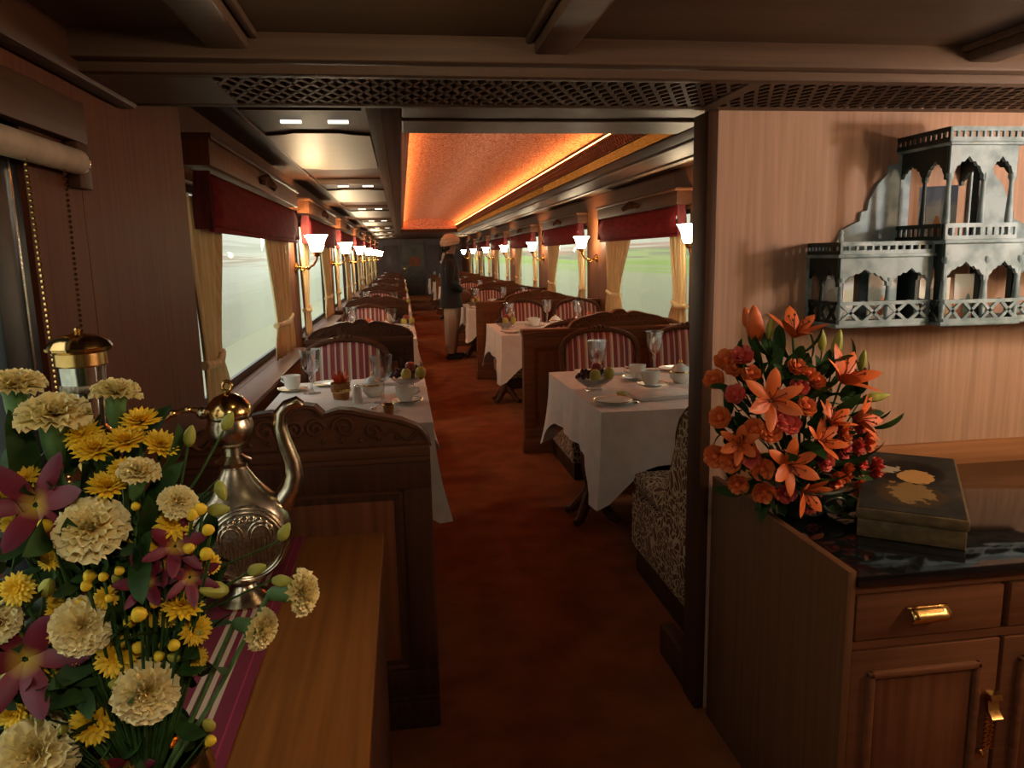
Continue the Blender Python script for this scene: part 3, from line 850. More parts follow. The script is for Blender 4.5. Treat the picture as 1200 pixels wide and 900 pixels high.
# ================================================================== BENCHES
def make_bench(label, w_, nback, depth, bt=.20, high=True, shift=0.0, cushion='stripe'):
    """origin at the middle of the back on the floor; faces -y"""
    t = thing('dining_bench', label, 'bench', (0, 0, 0), 0, 'upholstered dining benches')
    MB().box(-w_ / 2 + .02, w_ / 2 - .02, -depth + .03, -.02, 0, .12, .005).build('plinth', 'dark', t)
    MB().box(-w_ / 2, w_ / 2, -depth, -.005, .12, .40, .025).build('seat_base', 'floral', t)
    MB().box(-w_ / 2 + .005, w_ / 2 - .005, -depth - .01, -bt + .04, .395, .485, .04).build('seat_cushion', 'floral', t)
    MB().prism([(-.005, .40), (-.005, .92), (-.06, .935), (-bt * .50, .91), (-bt * .62, .84), (-bt, .46), (-bt, .40)] if high else [(-.005, .40), (-.005, .60), (-.06, .62), (-bt * .82, .60), (-bt, .46), (-bt, .40)], -w_ / 2, w_ / 2, 'yz').build('back_block', 'floral', t)
    cw = w_ / nback
    for i in range(nback):
        c = -w_ / 2 + cw * (i + .5) + shift
        hw = min(cw * .43, .285)
        prof = []
        for j in range(17):
            a = PI * j / 16
            prof.append((c + hw * math.cos(a), .78 + .175 * (max(0, math.sin(a)) ** .7)))
        full = [(c + hw * .92, .47)] + prof + [(c - hw * .92, .47)]
        def P(x, z, off):
            lean = (z - .46) / .5
            return (x, -bt - .015 + bt * .33 * lean - off, z)
        # carved frame
        f = MB()
        f.tube([P(x, z, .02) for x, z in full], [.016] + [.021] * 17 + [.016], 8)
        fr = f.build('back_frame', 'carve', t)
        o = MB()
        for j in range(-3, 4):
            xx = c + j * .035
            zz = .78 + .175 * (max(0, 1 - ((xx - c) / hw) ** 2) ** .35) + .004
            o.ball(P(xx, zz + .012 * (1 - abs(j) / 4), .025), .020 - .002 * abs(j), 8, 5)
        o.build('carved_crest', 'carve', fr)
        m = MB()
        rows = 8
        def pad(u, v, c=c, hw=hw):
            z = .475 + (.935 - .475) * v
            half = hw * .94 if z < .78 else hw * .96 * max(0.10, (1 - max(0, (z - .78) / .175) ** 2.8)) ** .5
            x = c + (u - .5) * 2 * half
            bulge = .035 * (1 - ((u - .5) * 2) ** 4) * (1 - abs(v - .5) ** 3 * 4)
            return P(x, z, .012 + max(0, bulge))
        m.grid(pad, 12, 10).build('back_cushion', cushion, t, thick=.01)
    return t
bR = make_bench('x', 1.34, 2, .76, .22, False)
bL = make_bench('x', .74, 1, .72, .22, False, -.085)
bN = make_bench('x', 1.34, 2, .91, .48)
bM = make_bench('x', .74, 1, .95, .25)
used = {'R': False, 'L': False}
def bench(src, loc, rz, label):
    o = src if not src.get('placed') else dup(src, loc, rz, label)
    o.location = loc
    o.rotation_euler = (0, 0, rz)
    o['label'] = label
    if src is o: src['placed'] = 1
    return o
for k in range(NB):
    y = PITCH_Y * k
    if k < NB - 1:
        bench(bR, (1.735, PR0 + y - .016, 0), 0, 'bench with two striped backs facing the viewer behind the %s right-hand table' % ORD[k])
    bench(bN, (1.70, (2.375 if k == 0 else PR0 + .105 + y - PITCH_Y), 0), PI, 'bench with floral sides, back to the viewer, before the %s right-hand table' % ORD[k])
    bench(bL, (-.315, PLY[k + 1] - .016, 0), 0, 'bench with one striped back facing the viewer behind the %s left-hand table' % ORD[k])
    bench(bM, (-.315, PLY[k] + .105, 0), PI, 'bench turned away from the viewer before the %s left-hand table' % ORD[k])
for o in (bR, bN, bL, bM):
    if 'placed' in o: del o['placed']
for o in bpy.data.objects:
    if 'placed' in o: del o['placed']

# ================================================================== TABLES AND CLOTHS
TZ = .752
def make_table(label, x0, x1, y0, y1, leg_x, far_x):
    t = thing('dining_table', label, 'table', (0, 0, 0), 0, 'dining tables')
    MB().box(x0, x1, y0, y1, TZ - .035, TZ, .006).build('tabletop', 'dark', t)
    for lx in (leg_x, far_x):
        MB().lathe([(.05, .10), (.055, .14), (.035, .18), (.06, .30), (.066, .38), (.045, .50), (.035, .56), (.055, .62), (.075, .70), (.08, TZ - .035)], 14, (lx, 0, 0)).build('leg', 'carve', t)
        m = MB()
        for a in range(4):
            d = Vector((math.cos(a * PI / 2 + PI / 4), math.sin(a * PI / 2 + PI / 4), 0))
            m.tube([Vector((lx, 0, .15)) + d * .02, Vector((lx, 0, .10)) + d * .07, Vector((lx, 0, .035)) + d * .13, Vector((lx, 0, .022)) + d * .17], [.04, .032, .026, .022], 8)
        m.build('foot', 'carve', t)
    return t
def make_cloth(x0, x1, y0, y1, aisle, seed):
    """draped cloth: the aisle side hangs with pointed corner folds, the wall side is short"""
    rnd = random.Random(seed)
    pts = []
    r = .015
    def edge(ax, ay, bx, by, n, nx, ny, kind):
        for i in range(n):
            t = i / n
            pts.append((ax + (bx - ax) * t, ay + (by - ay) * t, nx, ny, t, kind))
    edge(x0, y0, x1, y0, 26, 0, -1, 'n')
    edge(x1, y0, x1, y1, 34, 1, 0, 'r')
    edge(x1, y1, x0, y1, 26, 0, 1, 'f')
    edge(x0, y1, x0, y0, 34, -1, 0, 'l')
    n = len(pts)
    rows = 9
    V, Fc = [], []
    ztop = TZ + .006
    for j in range(rows + 1):
        v = j / rows
        for i, (x, y, nx, ny, t, kd) in enumerate(pts):
            wall = (kd == 'l' and aisle > 0) or (kd == 'r' and aisle < 0)
            # closeness to the two aisle corners
            xa = x1 if aisle > 0 else x0
            dc_ = min(math.hypot(x - xa, y - y0), math.hypot(x - xa, y - y1))
            cor = math.exp(-(dc_ / .14) ** 2)
            drop = .27 + .20 * cor
            if wall: drop = .05
            elif kd in 'nf':
                dw = abs(x - (x0 if aisle > 0 else x1))
                drop = min(drop, .05 + dw * 3)
            fold = .010 * math.sin(t * 19 + seed) + .006 * math.sin(t * 41 + seed * 2)
            out = v * (.012 + fold * (0 if wall else 1)) + cor * .055 * v * v
            if wall: out = .0
            cx_, cy_ = nx, ny
            if cor > .05 and not wall:
                dx = 1 if aisle > 0 else -1
                dy = -1 if abs(y - y0) < abs(y - y1) else 1
                cx_ = nx * (1 - cor * .5) + dx * cor * .6
                cy_ = ny * (1 - cor * .5) + dy * cor * .35
            V.append((x + cx_ * (out + .004), y + cy_ * (out + .004), ztop - drop * v - (.0 if v else 0)))
    for j in range(rows):
        for i in range(n):
            i2 = (i + 1) % n
            Fc.append((j * n + i, j * n + i2, (j + 1) * n + i2, (j + 1) * n + i))
    Fc.append(tuple(range(n)))
    return MB().add(V, Fc)
LT = (-.705, .108, -.635, .635)     # local (x0,x1,y0,y1) left table, y about centre
RT = (.905, 2.34, -.63, .63)
LTY, RTY = 3.965, 3.98
tL = make_table('x', LT[0], LT[1], LT[2], LT[3], -.12, -.60)
tR = make_table('x', RT[0], RT[1], RT[2], RT[3], 1.02, 2.10)
clL = make_cloth(LT[0], LT[1], LT[2], LT[3], 1, 3).build('tablecloth', 'linen', None)
clR = make_cloth(RT[0], RT[1], RT[2], RT[3], -1, 5).build('tablecloth', 'linen', None)
for k in range(NB):
    for (t, c, ty, side) in ((tL, clL, LTY, 'left'), (tR, clR, RTY, 'right')):
        loc = (0, ty + PITCH_Y * k, 0)
        lab = 'dark pedestal table under the cloth, %s in the row %s of the aisle' % (ORD[k], side)
        if k == 0:
            t.location = loc; t['label'] = lab
            o = c
            o.location = loc
        else:
            dup(t, loc, 0, lab)
            o = c.copy(); COL.objects.link(o); o.location = loc
        tag(o, 'white cloth draped over the %s table on the %s of the aisle' % (ORD[k], side), 'tablecloth', 'white tablecloths')

# ================================================================== TABLEWARE (one of each kind, then copies)
PROTO = {}
def proto(kind, fn):
    PROTO[kind] = fn()
    return PROTO[kind]
def p_goblet():
    t = thing('goblet', 'x', 'glass', group='cut-glass goblets')
    MB().lathe([(.0, 0), (.034, 0), (.034, .003), (.008, .008), (.005, .02), (.0055, .05), (.010, .062), (.006, .072), (.010, .082)], 14).build('stem', 'crystal', t)
    MB().lathe([(.010, .080), (.026, .092), (.034, .115), (.037, .150), (.041, .180), (.0385, .180), (.034, .150), (.031, .116), (.022, .097), (.002, .090)], 16, fn=lambda a, i: 1 + .03 * math.cos(8 * a)).build('bowl', 'crystal', t)
    return t
def p_cup():
    t = thing('tea_cup', 'x', 'cup', group='white tea cups')
    MB().lathe([(0, .0), (.024, 0), (.026, .006), (.034, .016), (.038, .040), (.040, .062), (.037, .062), (.035, .040), (.030, .018), (.0, .012)], 18).build('bowl', 'china', t)
    MB().tube([(.036, 0, .050), (.058, 0, .052), (.062, 0, .034), (.036, 0, .022)], .0045, 6).build('handle', 'china', t)
    return t
def p_saucer():
    t = thing('saucer', 'x', 'saucer', group='white saucers')
    MB().lathe([(0, 0), (.035, 0), (.040, .004), (.070, .013), (.069, .016), (.038, .008), (0, .006)], 22).build('dish', 'china', t)
    MB().lathe([(.068, .0135), (.071, .0145), (.0695, .0168), (.067, .0155)], 22, ring=True).build('gilt_rim', 'gold', t)
    return t
def p_plate():
    t = thing('side_plate', 'x', 'plate', group='white side plates')
    MB().lathe([(0, 0), (.055, 0), (.060, .004), (.092, .014), (.091, .017), (.058, .008), (0, .006)], 26).build('dish', 'china', t)
    MB().lathe([(.090, .0145), (.0935, .0155), (.0915, .0178), (.089, .0165)], 26, ring=True).build('gilt_rim', 'gold', t)
    return t
def p_fruit():
    t = thing('fruit_bowl', 'x', 'bowl', group='glass fruit bowls')
    MB().lathe([(0, .0), (.045, 0), (.047, .006), (.030, .012), (.045, .020), (.085, .050), (.105, .072), (.101, .072), (.080, .050), (.035, .022), (0, .02)], 20, fn=lambda a, i: 1 + .02 * math.cos(10 * a)).build('bowl', 'crystal', t)
    return t
def p_pot():
    t = thing('sugar_pot', 'x', 'pot', group='white sugar pots')
    MB().lathe([(0, 0), (.028, 0), (.030, .005), (.044, .020), (.047, .040), (.042, .058), (.034, .066), (.03, .068)], 18).build('body', 'china', t)
    l = MB().lathe([(.034, .066), (.030, .074), (.014, .082), (.006, .086)], 16).build('lid', 'china', t)
    MB().ball((0, 0, .093), .009, 8, 6).build('knob', 'gold', l)
    MB().lathe([(.0465, .046), (.0482, .049), (.0468, .053)], 18, ring=True).build('gilt_band', 'gold', t)
    return t
def p_shaker():
    t = thing('salt_shaker', 'x', 'shaker', group='white salt shakers')
    MB().lathe([(0, 0), (.020, 0), (.021, .006), (.019, .035), (.018, .062), (.012, .070), (0, .072)], 14).build('body', 'china', t)
    MB().lathe([(.012, .070), (.011, .074), (.0, .077)], 10).build('top', 'silver', t)
    return t
def p_posy():
    t = thing('flower_tumbler', 'x', 'flower', group='red flowers in amber tumblers')
    MB().lathe([(0, 0), (.032, 0), (.034, .01), (.040, .062), (.042, .068), (.036, .066), (.03, .01), (0, .008)], 16).build('tumbler', 'amber_glass', t)
    MB().lathe([(.0405, .030), (.0425, .033), (.0415, .044), (.0395, .042)], 16, ring=True).build('gilt_band', 'gold', t)
    rnd = random.Random(4)
    for i in range(11):
        a = 2 * PI * i / 11
        l, e = .045, .35 + .5 * (i % 2)
        b = MB()
        d = Vector((math.cos(a) * math.cos(e), math.sin(a) * math.cos(e), math.sin(e)))
        s = Vector((-math.sin(a), math.cos(a), 0))
        c = Vector((0, 0, .068))
        up_ = d.cross(s)
        b.add([c, c + d * l * .5 + s * .012 - up_ * .004, c + d * l + Vector((0, 0, .02)), c + d * l * .5 - s * .012 - up_ * .004, c + d * l * .5 + up_ * .004], [(0, 1, 4), (1, 2, 4), (2, 3, 4), (3, 0, 4), (0, 3, 2, 1)])
        b.build('petal', 'redflower', t)
    return t
def p_votive():
    t = thing('votive_glass', 'x', 'glass', group='small amber glasses')
    MB().lathe([(0, 0), (.020, 0), (.024, .008), (.017, .022), (.021, .045), (.025, .062), (.022, .062), (.015, .025), (0, .014)], 14, fn=lambda a, i: 1 + .05 * math.cos(6 * a)).build('cup', 'amber_glass', t)
    MB().lathe([(.0245, .060), (.027, .0625), (.0245, .066), (.022, .063)], 14, ring=True).build('gilt_rim', 'gold', t)
    return t
def p_napkin():
    t = thing('folded_napkin', 'x', 'napkin', group='folded napkins')
    MB().box(-.13, .13, -.085, .085, 0, .007, .003).build('lower_fold', 'napkin', t)
    MB().box(-.128, .128, -.082, .075, .0072, .014, .003).build('upper_fold', 'napkin', t)
    return t
def p_spoon():
    t = thing('spoon', 'x', 'spoon', group='silver spoons')
    MB().tube([(0, 0, .004), (.05, 0, .006), (.095, 0, .004)], [.0025, .002, .004], 6).build('handle', 'silver', t)
    MB().ball((0, 0, 0), 1, 10, 6).xf(Matrix.Translation((-.016, 0, .004)) @ Matrix.Diagonal((.020, .013, .004, 1))).build('bowl', 'silver', t)
    return t
def p_fruitpiece(nm, mat, r, sz, cat):
    def f():
        t = thing(nm, 'x', cat, group=nm.replace('_', ' ') + ' in the fruit bowls')
        MB().lathe([(math.sin(PI * i / 9) * r * (1 - .12 * math.cos(PI * i / 9)), -math.cos(PI * i / 9) * r * sz) for i in range(10)], 12).build('flesh', mat, t)
        MB().tube([(0, 0, r * sz * .92), (.003, 0, r * sz + .012)], .0018, 5).build('stalk', 'stamen', t)
        return t
    return f
def p_grapes():
    t = thing('grape_bunch', 'x', 'grapes', group='bunches of dark grapes')
    rnd = random.Random(11)
    base = MB().ball((0, 0, 0), .0125, 8, 6).mesh('grape', 'grape')
    for i in range(24):
        a, rr = rnd.random() * 2 * PI, math.sqrt(rnd.random()) * .042
        z = .012 + .030 * rnd.random() * (1 - rr / .055) + .008 * (i % 3)
        obj('grape', base, t, Matrix.Translation((rr * math.cos(a), rr * math.sin(a) * .8, z)))
    MB().tube([(0, 0, .03), (.01, .004, .052), (.022, .004, .058)], .002, 5).build('stalk', 'green', t)
    return t
KINDS = {'goblet': p_goblet, 'tea_cup': p_cup, 'saucer': p_saucer, 'side_plate': p_plate, 'fruit_bowl': p_fruit, 'sugar_pot': p_pot, 'salt_shaker': p_shaker,
         'flower_tumbler': p_posy, 'votive_glass': p_votive, 'napkin': p_napkin, 'spoon': p_spoon,
         'mango': p_fruitpiece('mango', 'mango', .030, 1.3, 'fruit'), 'apple': p_fruitpiece('apple', 'apple', .031, .92, 'fruit'), 'grapes': p_grapes}
DESC = {'goblet': 'cut-glass goblet', 'tea_cup': 'white china tea cup', 'saucer': 'white saucer with gilt rim', 'side_plate': 'white side plate with gilt rim',
        'fruit_bowl': 'glass bowl of grapes and fruit', 'sugar_pot': 'white lidded sugar pot', 'salt_shaker': 'white china salt shaker',
        'flower_tumbler': 'red flower in an amber tumbler', 'votive_glass': 'small amber glass', 'napkin': 'folded white napkin', 'spoon': 'silver spoon',
        'mango': 'yellow-green mango in the fruit bowl', 'apple': 'red apple in the fruit bowl', 'grapes': 'dark grapes in the fruit bowl'}
KSC = {'goblet': 1.38, 'tea_cup': 1.25, 'saucer': 1.2, 'flower_tumbler': 1.28, 'sugar_pot': 1.3, 'salt_shaker': 1.25, 'votive_glass': 1.1, 'napkin': 1.25, 'side_plate': 1.1, 'spoon': 1.1}
def put(kind, loc, rz, label):
    if kind not in PROTO:
        o = KINDS[kind]()
        PROTO[kind] = o
        o.scale = (KSC.get(kind, 1),) * 3
        o.location = loc
        o.rotation_euler = (0, 0, rz)
        o['label'] = label
        return o
    return dup(PROTO[kind], loc, rz, label)
CZ = TZ + .0075
def from_px(px, py, ty):
    p = at(px, py, z=CZ)
    return (p.x, p.y - ty)
# local spots measured on the two nearest tables (kind, x, y, lift, turn, place)
SET_L = [('saucer',) + from_px(343, 458, LTY) + (0, .3, 'at the window corner'), ('tea_cup',) + from_px(343, 458, LTY) + (.012, 2.6, 'at the window corner'),
         ('goblet',) + from_px(366, 461, LTY) + (0, 0, 'on the window side'), ('flower_tumbler',) + from_px(400, 467, LTY) + (0, 0, 'in the middle'),
         ('salt_shaker',) + from_px(419, 472, LTY) + (0, 0, 'in the middle'), ('sugar_pot',) + from_px(438, 464, LTY) + (0, 0, 'in the middle'),
         ('goblet',) + from_px(449, 472, LTY) + (0, 0, 'on the aisle side'), ('saucer',) + from_px(477, 472, LTY) + (0, 0, 'at the aisle corner'),
         ('tea_cup',) + from_px(475, 472, LTY) + (.012, .2, 'at the aisle corner'), ('fruit_bowl',) + from_px(478, 455, LTY) + (0, 0, 'near the aisle edge'),
         ('napkin',) + from_px(425, 485, LTY) + (0, .9, 'on the near side'), ('votive_glass',) + from_px(456, 491, LTY) + (0, 0, 'at the near edge'),
         ('napkin', -.16, .50, 0, .1, 'on the far side'), ('side_plate', -.45, .51, 0, 0, 'on the far side'), ('spoon',) + from_px(440, 483, LTY) + (.019, 1.2, 'on the near napkin')]
SET_R = [('goblet',) + from_px(700, 449, RTY) + (0, 0, 'by the fruit bowl'), ('fruit_bowl',) + from_px(696, 457, RTY) + (0, 0, 'near the aisle edge'),
         ('side_plate',) + from_px(719, 472, RTY) + (0, 0, 'at the near aisle corner'), ('saucer',) + from_px(745, 445, RTY) + (0, 0, 'in the middle'),
         ('tea_cup',) + from_px(747, 445, RTY) + (.012, 2.8, 'in the middle'), ('napkin',) + from_px(775, 464, RTY) + (0, .15, 'on the near side'),
         ('saucer',) + from_px(764, 457, RTY) + (.0185, 0, 'on the near napkin'), ('tea_cup',) + from_px(762, 457, RTY) + (.030, 2.9, 'on the near napkin'),
         ('sugar_pot',) + from_px(797, 448, RTY) + (0, 0, 'in the middle'), ('spoon',) + from_px(748, 472, RTY) + (.0, .6, 'beside the near plate'),
         ('side_plate',) + from_px(790, 434, RTY) + (0, 0, 'on the far side'), ('napkin', 1.22, .50, 0, 0, 'on the far side'),
         ('goblet', 1.84, .24, 0, 0, 'on the window side'), ('flower_tumbler', 1.92, .02, 0, 0, 'in the middle'), ('goblet', 1.56, .52, 0, 0, 'on the far side'),
         ('salt_shaker', 1.78, .05, 0, 0, 'in the middle')]
FAR_KEEP = {'goblet', 'fruit_bowl', 'tea_cup', 'saucer', 'side_plate', 'flower_tumbler', 'mango', 'grapes'}
for k in range(7):
    for side, ty, items in (('left', LTY, SET_L), ('right', RTY, SET_R)):
        for (kind, x, y, lift, rz, place) in items:
            if k >= 3 and kind not in FAR_KEEP: continue
            if k >= 5 and kind not in ('goblet', 'tea_cup', 'fruit_bowl'): continue
            rnd = random.Random(hash((k, kind, place)) if False else k * 31 + len(place) + len(kind))
            loc = (x, ty + y + PITCH_Y * k, CZ + lift)
            tbl = '%s %s-hand table' % (ORD[k], side)
            put(kind, loc, rz, '%s %s of the %s' % (DESC[kind], place, tbl))
            if kind == 'fruit_bowl':
                for (fk, fx, fy, fz, note) in (('grapes', -.052, .018, .058, ''), ('grapes', .036, .074, .068, ' at the back'), ('mango', -.006, -.048, .084, ''), ('mango', .075, -.032, .090, ' on the right'),
                                         ('apple', .020, .020, .122, ' at the top')):
                    if k >= 3 and fk not in FAR_KEEP: continue
                    if k >= 5: continue
                    put(fk, (loc[0] + fx, loc[1] + fy, loc[2] + fz), 0.4, DESC[fk] + note + ', ' + tbl)
for o in list(PROTO.values()):
    pass
# golden pastry on the nearest right plate
pp = from_px(724, 466, RTY)
pz = tag(MB().lathe([(0, 0), (.022, .002), (.030, .012), (.022, .024), (0, .028)], 12, fn=lambda a, i: 1 + .12 * math.cos(3 * a)).build('pastry', 'mango'), 'small golden pastry on the near plate of the nearest right-hand table', 'pastry')
pz.location = (pp[0] + .02, pp[1] + RTY, CZ + .008)
# ================================================================== FOREGROUND TABLE WITH RUNNER
HT = .75
ht = thing('console_table', 'honey-coloured wooden table in the left foreground', 'table', (0, 0, 0))
MB().box(-.69, -.082, .30, 2.0, HT - .022, HT, .003).build('tabletop', 'table_wood', ht)
MB().box(-.685, -.088, .31, 1.99, HT - .10, HT - .022, .003).build('apron', 'dark_y', ht)
MB().box(-.105, -.090, .33, 1.97, 0.0, HT - .10, .003).build('side_panel', 'dark_y', ht)
MB().box(-.685, -.092, 1.955, 1.985, 0.0, HT - .10, .003).build('end_panel', 'dark', ht)
rn = tag(MB().box(.0, .345, .30, 2.0, 0, .003).build('table_runner', 'runner'), 'maroon striped table runner under the brass ewer', 'table runner')
rn.location = (-.64, 0, HT + .0005)

# ------------------------------------------------------------------ ewer
EX, EY, EZ = -.378, 1.63, HT + .0045
ew_ = thing('ewer', 'engraved brass and silver ewer with curved spout and domed lid', 'ewer', (EX, EY, EZ), .35)
MB().lathe([(0, 0), (.060, 0), (.062, .006), (.050, .014), (.030, .028), (.026, .040), (.034, .050)], 28).build('foot', 'pewter', ew_)
# flattened round body
body = MB()
prof = [(.030, .045), (.060, .056), (.092, .085), (.110, .125), (.114, .160), (.106, .200), (.090, .228), (.068, .250), (.046, .275), (.032, .298), (.024, .310)]
body.lathe(prof, 36, sy=.72)
body.build('body', 'pewter', ew_)
MB().lathe([(.024, .306), (.036, .311), (.038, .320), (.028, .326), (.020, .334), (.019, .350), (.024, .356)], 24).build('neck_ring', 'pewter', ew_)
MB().lathe([(.022, .352), (.040, .362), (.048, .380), (.049, .398), (.044, .414), (.047, .420), (.046, .426)], 28).build('upper_cup', 'pewter', ew_)
lid = MB().lathe([(.048, .424), (.049, .430), (.042, .446), (.028, .460), (.012, .467), (.006, .470)], 28).build('lid', 'brass', ew_)
MB().tube([(math.cos(a) * .009, 0, .483 + math.sin(a) * .011) for a in [i * PI / 6 for i in range(13)]], .004, 8).build('finial_ring', 'brass', lid)
MB().ball((-.052, 0, .430), .014, 10, 6).build('hinge', 'pewter', ew_)
# engraved medallion on the face turned to the viewer
med = MB().lathe([(0, .010), (.070, .008), (.080, .003), (.084, -.004), (.080, -.010)], 36).build('medallion', 'engrave', ew_)
med.matrix_local = Matrix.Translation((.012, -.072, .155)) @ Matrix.Rotation(PI / 2 + .05, 4, 'X')
ln = MB()
for rr in (.080, .073):
    ln.tube([(rr * math.cos(a), rr * math.sin(a), .009 if rr < .08 else .005) for a in [i * PI / 20 for i in range(41)]], .0026, 6)
for cx_ in (-.030, .030):
    for rr in (.027, .020):
        ln.tube([(cx_ + rr * math.cos(a), .016 + rr * 1.3 * math.sin(a), .011) for a in [i * PI / 12 for i in range(13)]], .0020, 6)
    for q in range(-3, 4):
        ln.tube([(cx_ + q * .0075, -.045, .010), (cx_ + q * .0075, .014, .011)], .0013, 5)
for q in range(9):
    a = PI * (.2 + .6 * q / 8)
    ln.tube(spiral(.060 * math.cos(a), 0, .006, 1.2, 1, 0, 8) and [(.060 * math.cos(a) + .006 * math.cos(t), .060 * math.sin(a) + .006 * math.sin(t), .011) for t in [i * PI / 4 for i in range(9)]], .0014, 5)
ln.build('engraving', 'pewter', med)
def ew_local(px, py):
    p = at(px, py, y=EY)
    v = Vector((p.x - EX, 0, p.z - EZ))
    return Vector((v.x, 0, v.z))
sp = [ew_local(*p) for p in ((318, 600), (332, 590), (341, 575), (344, 560), (341, 543), (333, 522), (327, 503), (328, 487), (336, 478), (347, 474), (353, 478))]
sp_t = MB().tube(sp, [.028, .027, .025, .0225, .020, .018, .0165, .015, .014, .0135, .010], 16).build('spout', 'pewter', ew_)
hd = [ew_local(*p) for p in ((240, 482), (222, 478), (205, 482), (188, 494), (172, 520), (164, 548), (170, 585), (195, 612), (225, 622))]
h_ = MB().tube(hd, [.008, .006, .005, .005, .005, .005, .006, .008, .010], 8)
for p in hd[1:7]: h_.ball(p, .0085, 8, 6)
h_.build('handle', 'brass', ew_)
for nm in ('spout', 'handle'):
    pass
ew_.rotation_euler = (0, 0, .22)

# ------------------------------------------------------------------ tall lidded vessel
VX, VY = -.575, 1.42
tv = thing('lidded_goblet', 'tall silver goblet with fluted brass lid standing behind the yellow bouquet', 'goblet', (VX, VY, HT + .004))
MB().lathe([(0, 0), (.060, 0), (.062, .010), (.040, .026), (.018, .05), (.014, .12), (.026, .17), (.034, .21), (.022, .26), (.014, .31), (.018, .36), (.034, .40), (.046, .42), (.048, .435), (.034, .45), (.030, .458)], 24).build('stem', 'brass', tv)
MB().lathe([(.031, .458), (.033, .475), (.037, .53), (.039, .57), (.040, .575)], 28).build('cup', 'silver', tv)
MB().lathe([(.0372, .520), (.0395, .523), (.0395, .531), (.0378, .534)], 28, ring=True).build('chased_band', 'engrave', tv)
MB().lathe([(.0400, .566), (.0425, .569), (.0425, .590), (.0405, .592)], 28, ring=True).build('brass_collar', 'gold', tv)
lid = MB().lathe([(.043, .590), (.052, .595), (.053, .600), (.046, .611), (.030, .620), (.010, .624), (.005, .626)], 36, fn=lambda a, i: 1 + (.035 if i in (1, 2, 3, 4) else 0) * math.cos(12 * a)).build('lid', 'brass', tv)
MB().ball((0, 0, .630), .006, 8, 6).build('knob', 'brass', lid)

# ================================================================== FLOWER MESHES
def petal(b, base, d, side, length, width, curl=0.0, cup=0.0, nseg=4, tip=1.0, ruffle=0.0, rnd=None):
    """one petal: a narrow-to-wide blade from base along d, curling by curl (towards -n)"""
    d = Vector(d).normalized()
    s = Vector(side).normalized()
    n = s.cross(d).normalized()
    V, Fc = [], []
    p = Vector(base)
    ang = 0.0
    for i in range(nseg + 1):
        t = i / nseg
        w = width * (math.sin(PI * min(1, (t * .86 + .10))) ** .75) * (1 if t < 1 else tip)
        ang = curl * t
        cur = (d * math.cos(ang) - n * math.sin(ang))
        nn = (n * math.cos(ang) + d * math.sin(ang))
        if i: p = p + cur * (length / nseg)
        rz = (rnd.uniform(-ruffle, ruffle) if rnd and i else 0)
        V += [p - s * w + nn * (cup * w + rz), p + nn * (rz * .5), p + s * w + nn * (cup * w - rz)]
    for i in range(nseg):
        a = i * 3
        Fc += [(a, a + 1, a + 4, a + 3), (a + 1, a + 2, a + 5, a + 4)]
    b.add(V, Fc)

def carnation_mesh(R, seed):
    rnd = random.Random(seed)
    b = MB()
    for lay in range(7):
        n = [13, 13, 12, 11, 9, 7, 5][lay]
        el = math.radians([4, 18, 32, 46, 58, 70, 80][lay])
        L = R * [1.0, .98, .92, .85, .78, .72, .68][lay]
        for i in range(n):
            a = 2 * PI * (i + .5 * (lay % 2)) / n + rnd.uniform(-.12, .12)
            e = el + rnd.uniform(-.12, .12)
            d = Vector((math.cos(a) * math.cos(e), math.sin(a) * math.cos(e), math.sin(e)))
            s = Vector((-math.sin(a), math.cos(a), 0))
            # fan petal with a toothed, ruffled rim
            nr, nc = 3, 6
            V, Fc = [], []
            for r_ in range(nr + 1):
                t = r_ / nr
                for c in range(nc + 1):
                    u = c / nc - .5
                    w = L * (.08 + .62 * t) * u
                    up_ = s.cross(d)
                    wav = (.10 * L * math.sin(c * 2.4 + lay + i) * t * t) + rnd.uniform(-.04, .04) * L * t
                    rim = (rnd.uniform(-.06, .07) * L if r_ == nr else 0)
                    V.append(d * (L * t * (1 - .35 * u * u) + rim) + s * w + up_ * wav + Vector((0, 0, .15 * R * (1 - t))))
            for r_ in range(nr):
                for c in range(nc):
                    q = r_ * (nc + 1) + c
                    Fc.append((q, q + 1, q + nc + 2, q + nc + 1))
            b.add(V, Fc)
    return b.mesh('carnation_petals', 'carnation', True, 80)

def mum_mesh(R, seed, cup=0.25):
    rnd = random.Random(seed)
    b = MB()
    for lay in range(5):
        n = [17, 16, 14, 11, 8][lay]
        el = math.radians([2, 16, 32, 50, 68][lay] + cup * 40)
        L = R * [1, .95, .82, .66, .5][lay]
        for i in range(n):
            a = 2 * PI * (i + .5 * (lay % 2)) / n + rnd.uniform(-.1, .1)
            e = el + rnd.uniform(-.1, .1)
            d = Vector((math.cos(a) * math.cos(e), math.sin(a) * math.cos(e), math.sin(e)))
            petal(b, (0, 0, 0), d, (-math.sin(a), math.cos(a), 0), L, R * .150, -.45, .4, 4, .55)
    b.ball((0, 0, R * .12), R * .18, 8, 5)
    return b.mesh('chrysanthemum_petals', 'mum', True, 80)

def star_mesh(name, mat, R, n_p, width, el0, curl, seed, layers=1, stamens=False):
    rnd = random.Random(seed)
    b = MB()
    for i in range(n_p):
        a = 2 * PI * i / n_p + rnd.uniform(-.08, .08)
        e = math.radians(el0 + (8 if i % 2 else -4)) + rnd.uniform(-.06, .06)
        d = Vector((math.cos(a) * math.cos(e), math.sin(a) * math.cos(e), math.sin(e)))
        petal(b, d * R * .05, d, (-math.sin(a), math.cos(a), 0), R, R * width * (1.12 if i % 2 else .9), curl, .28, 7, .05)
    return b.mesh(name, mat, True, 60)

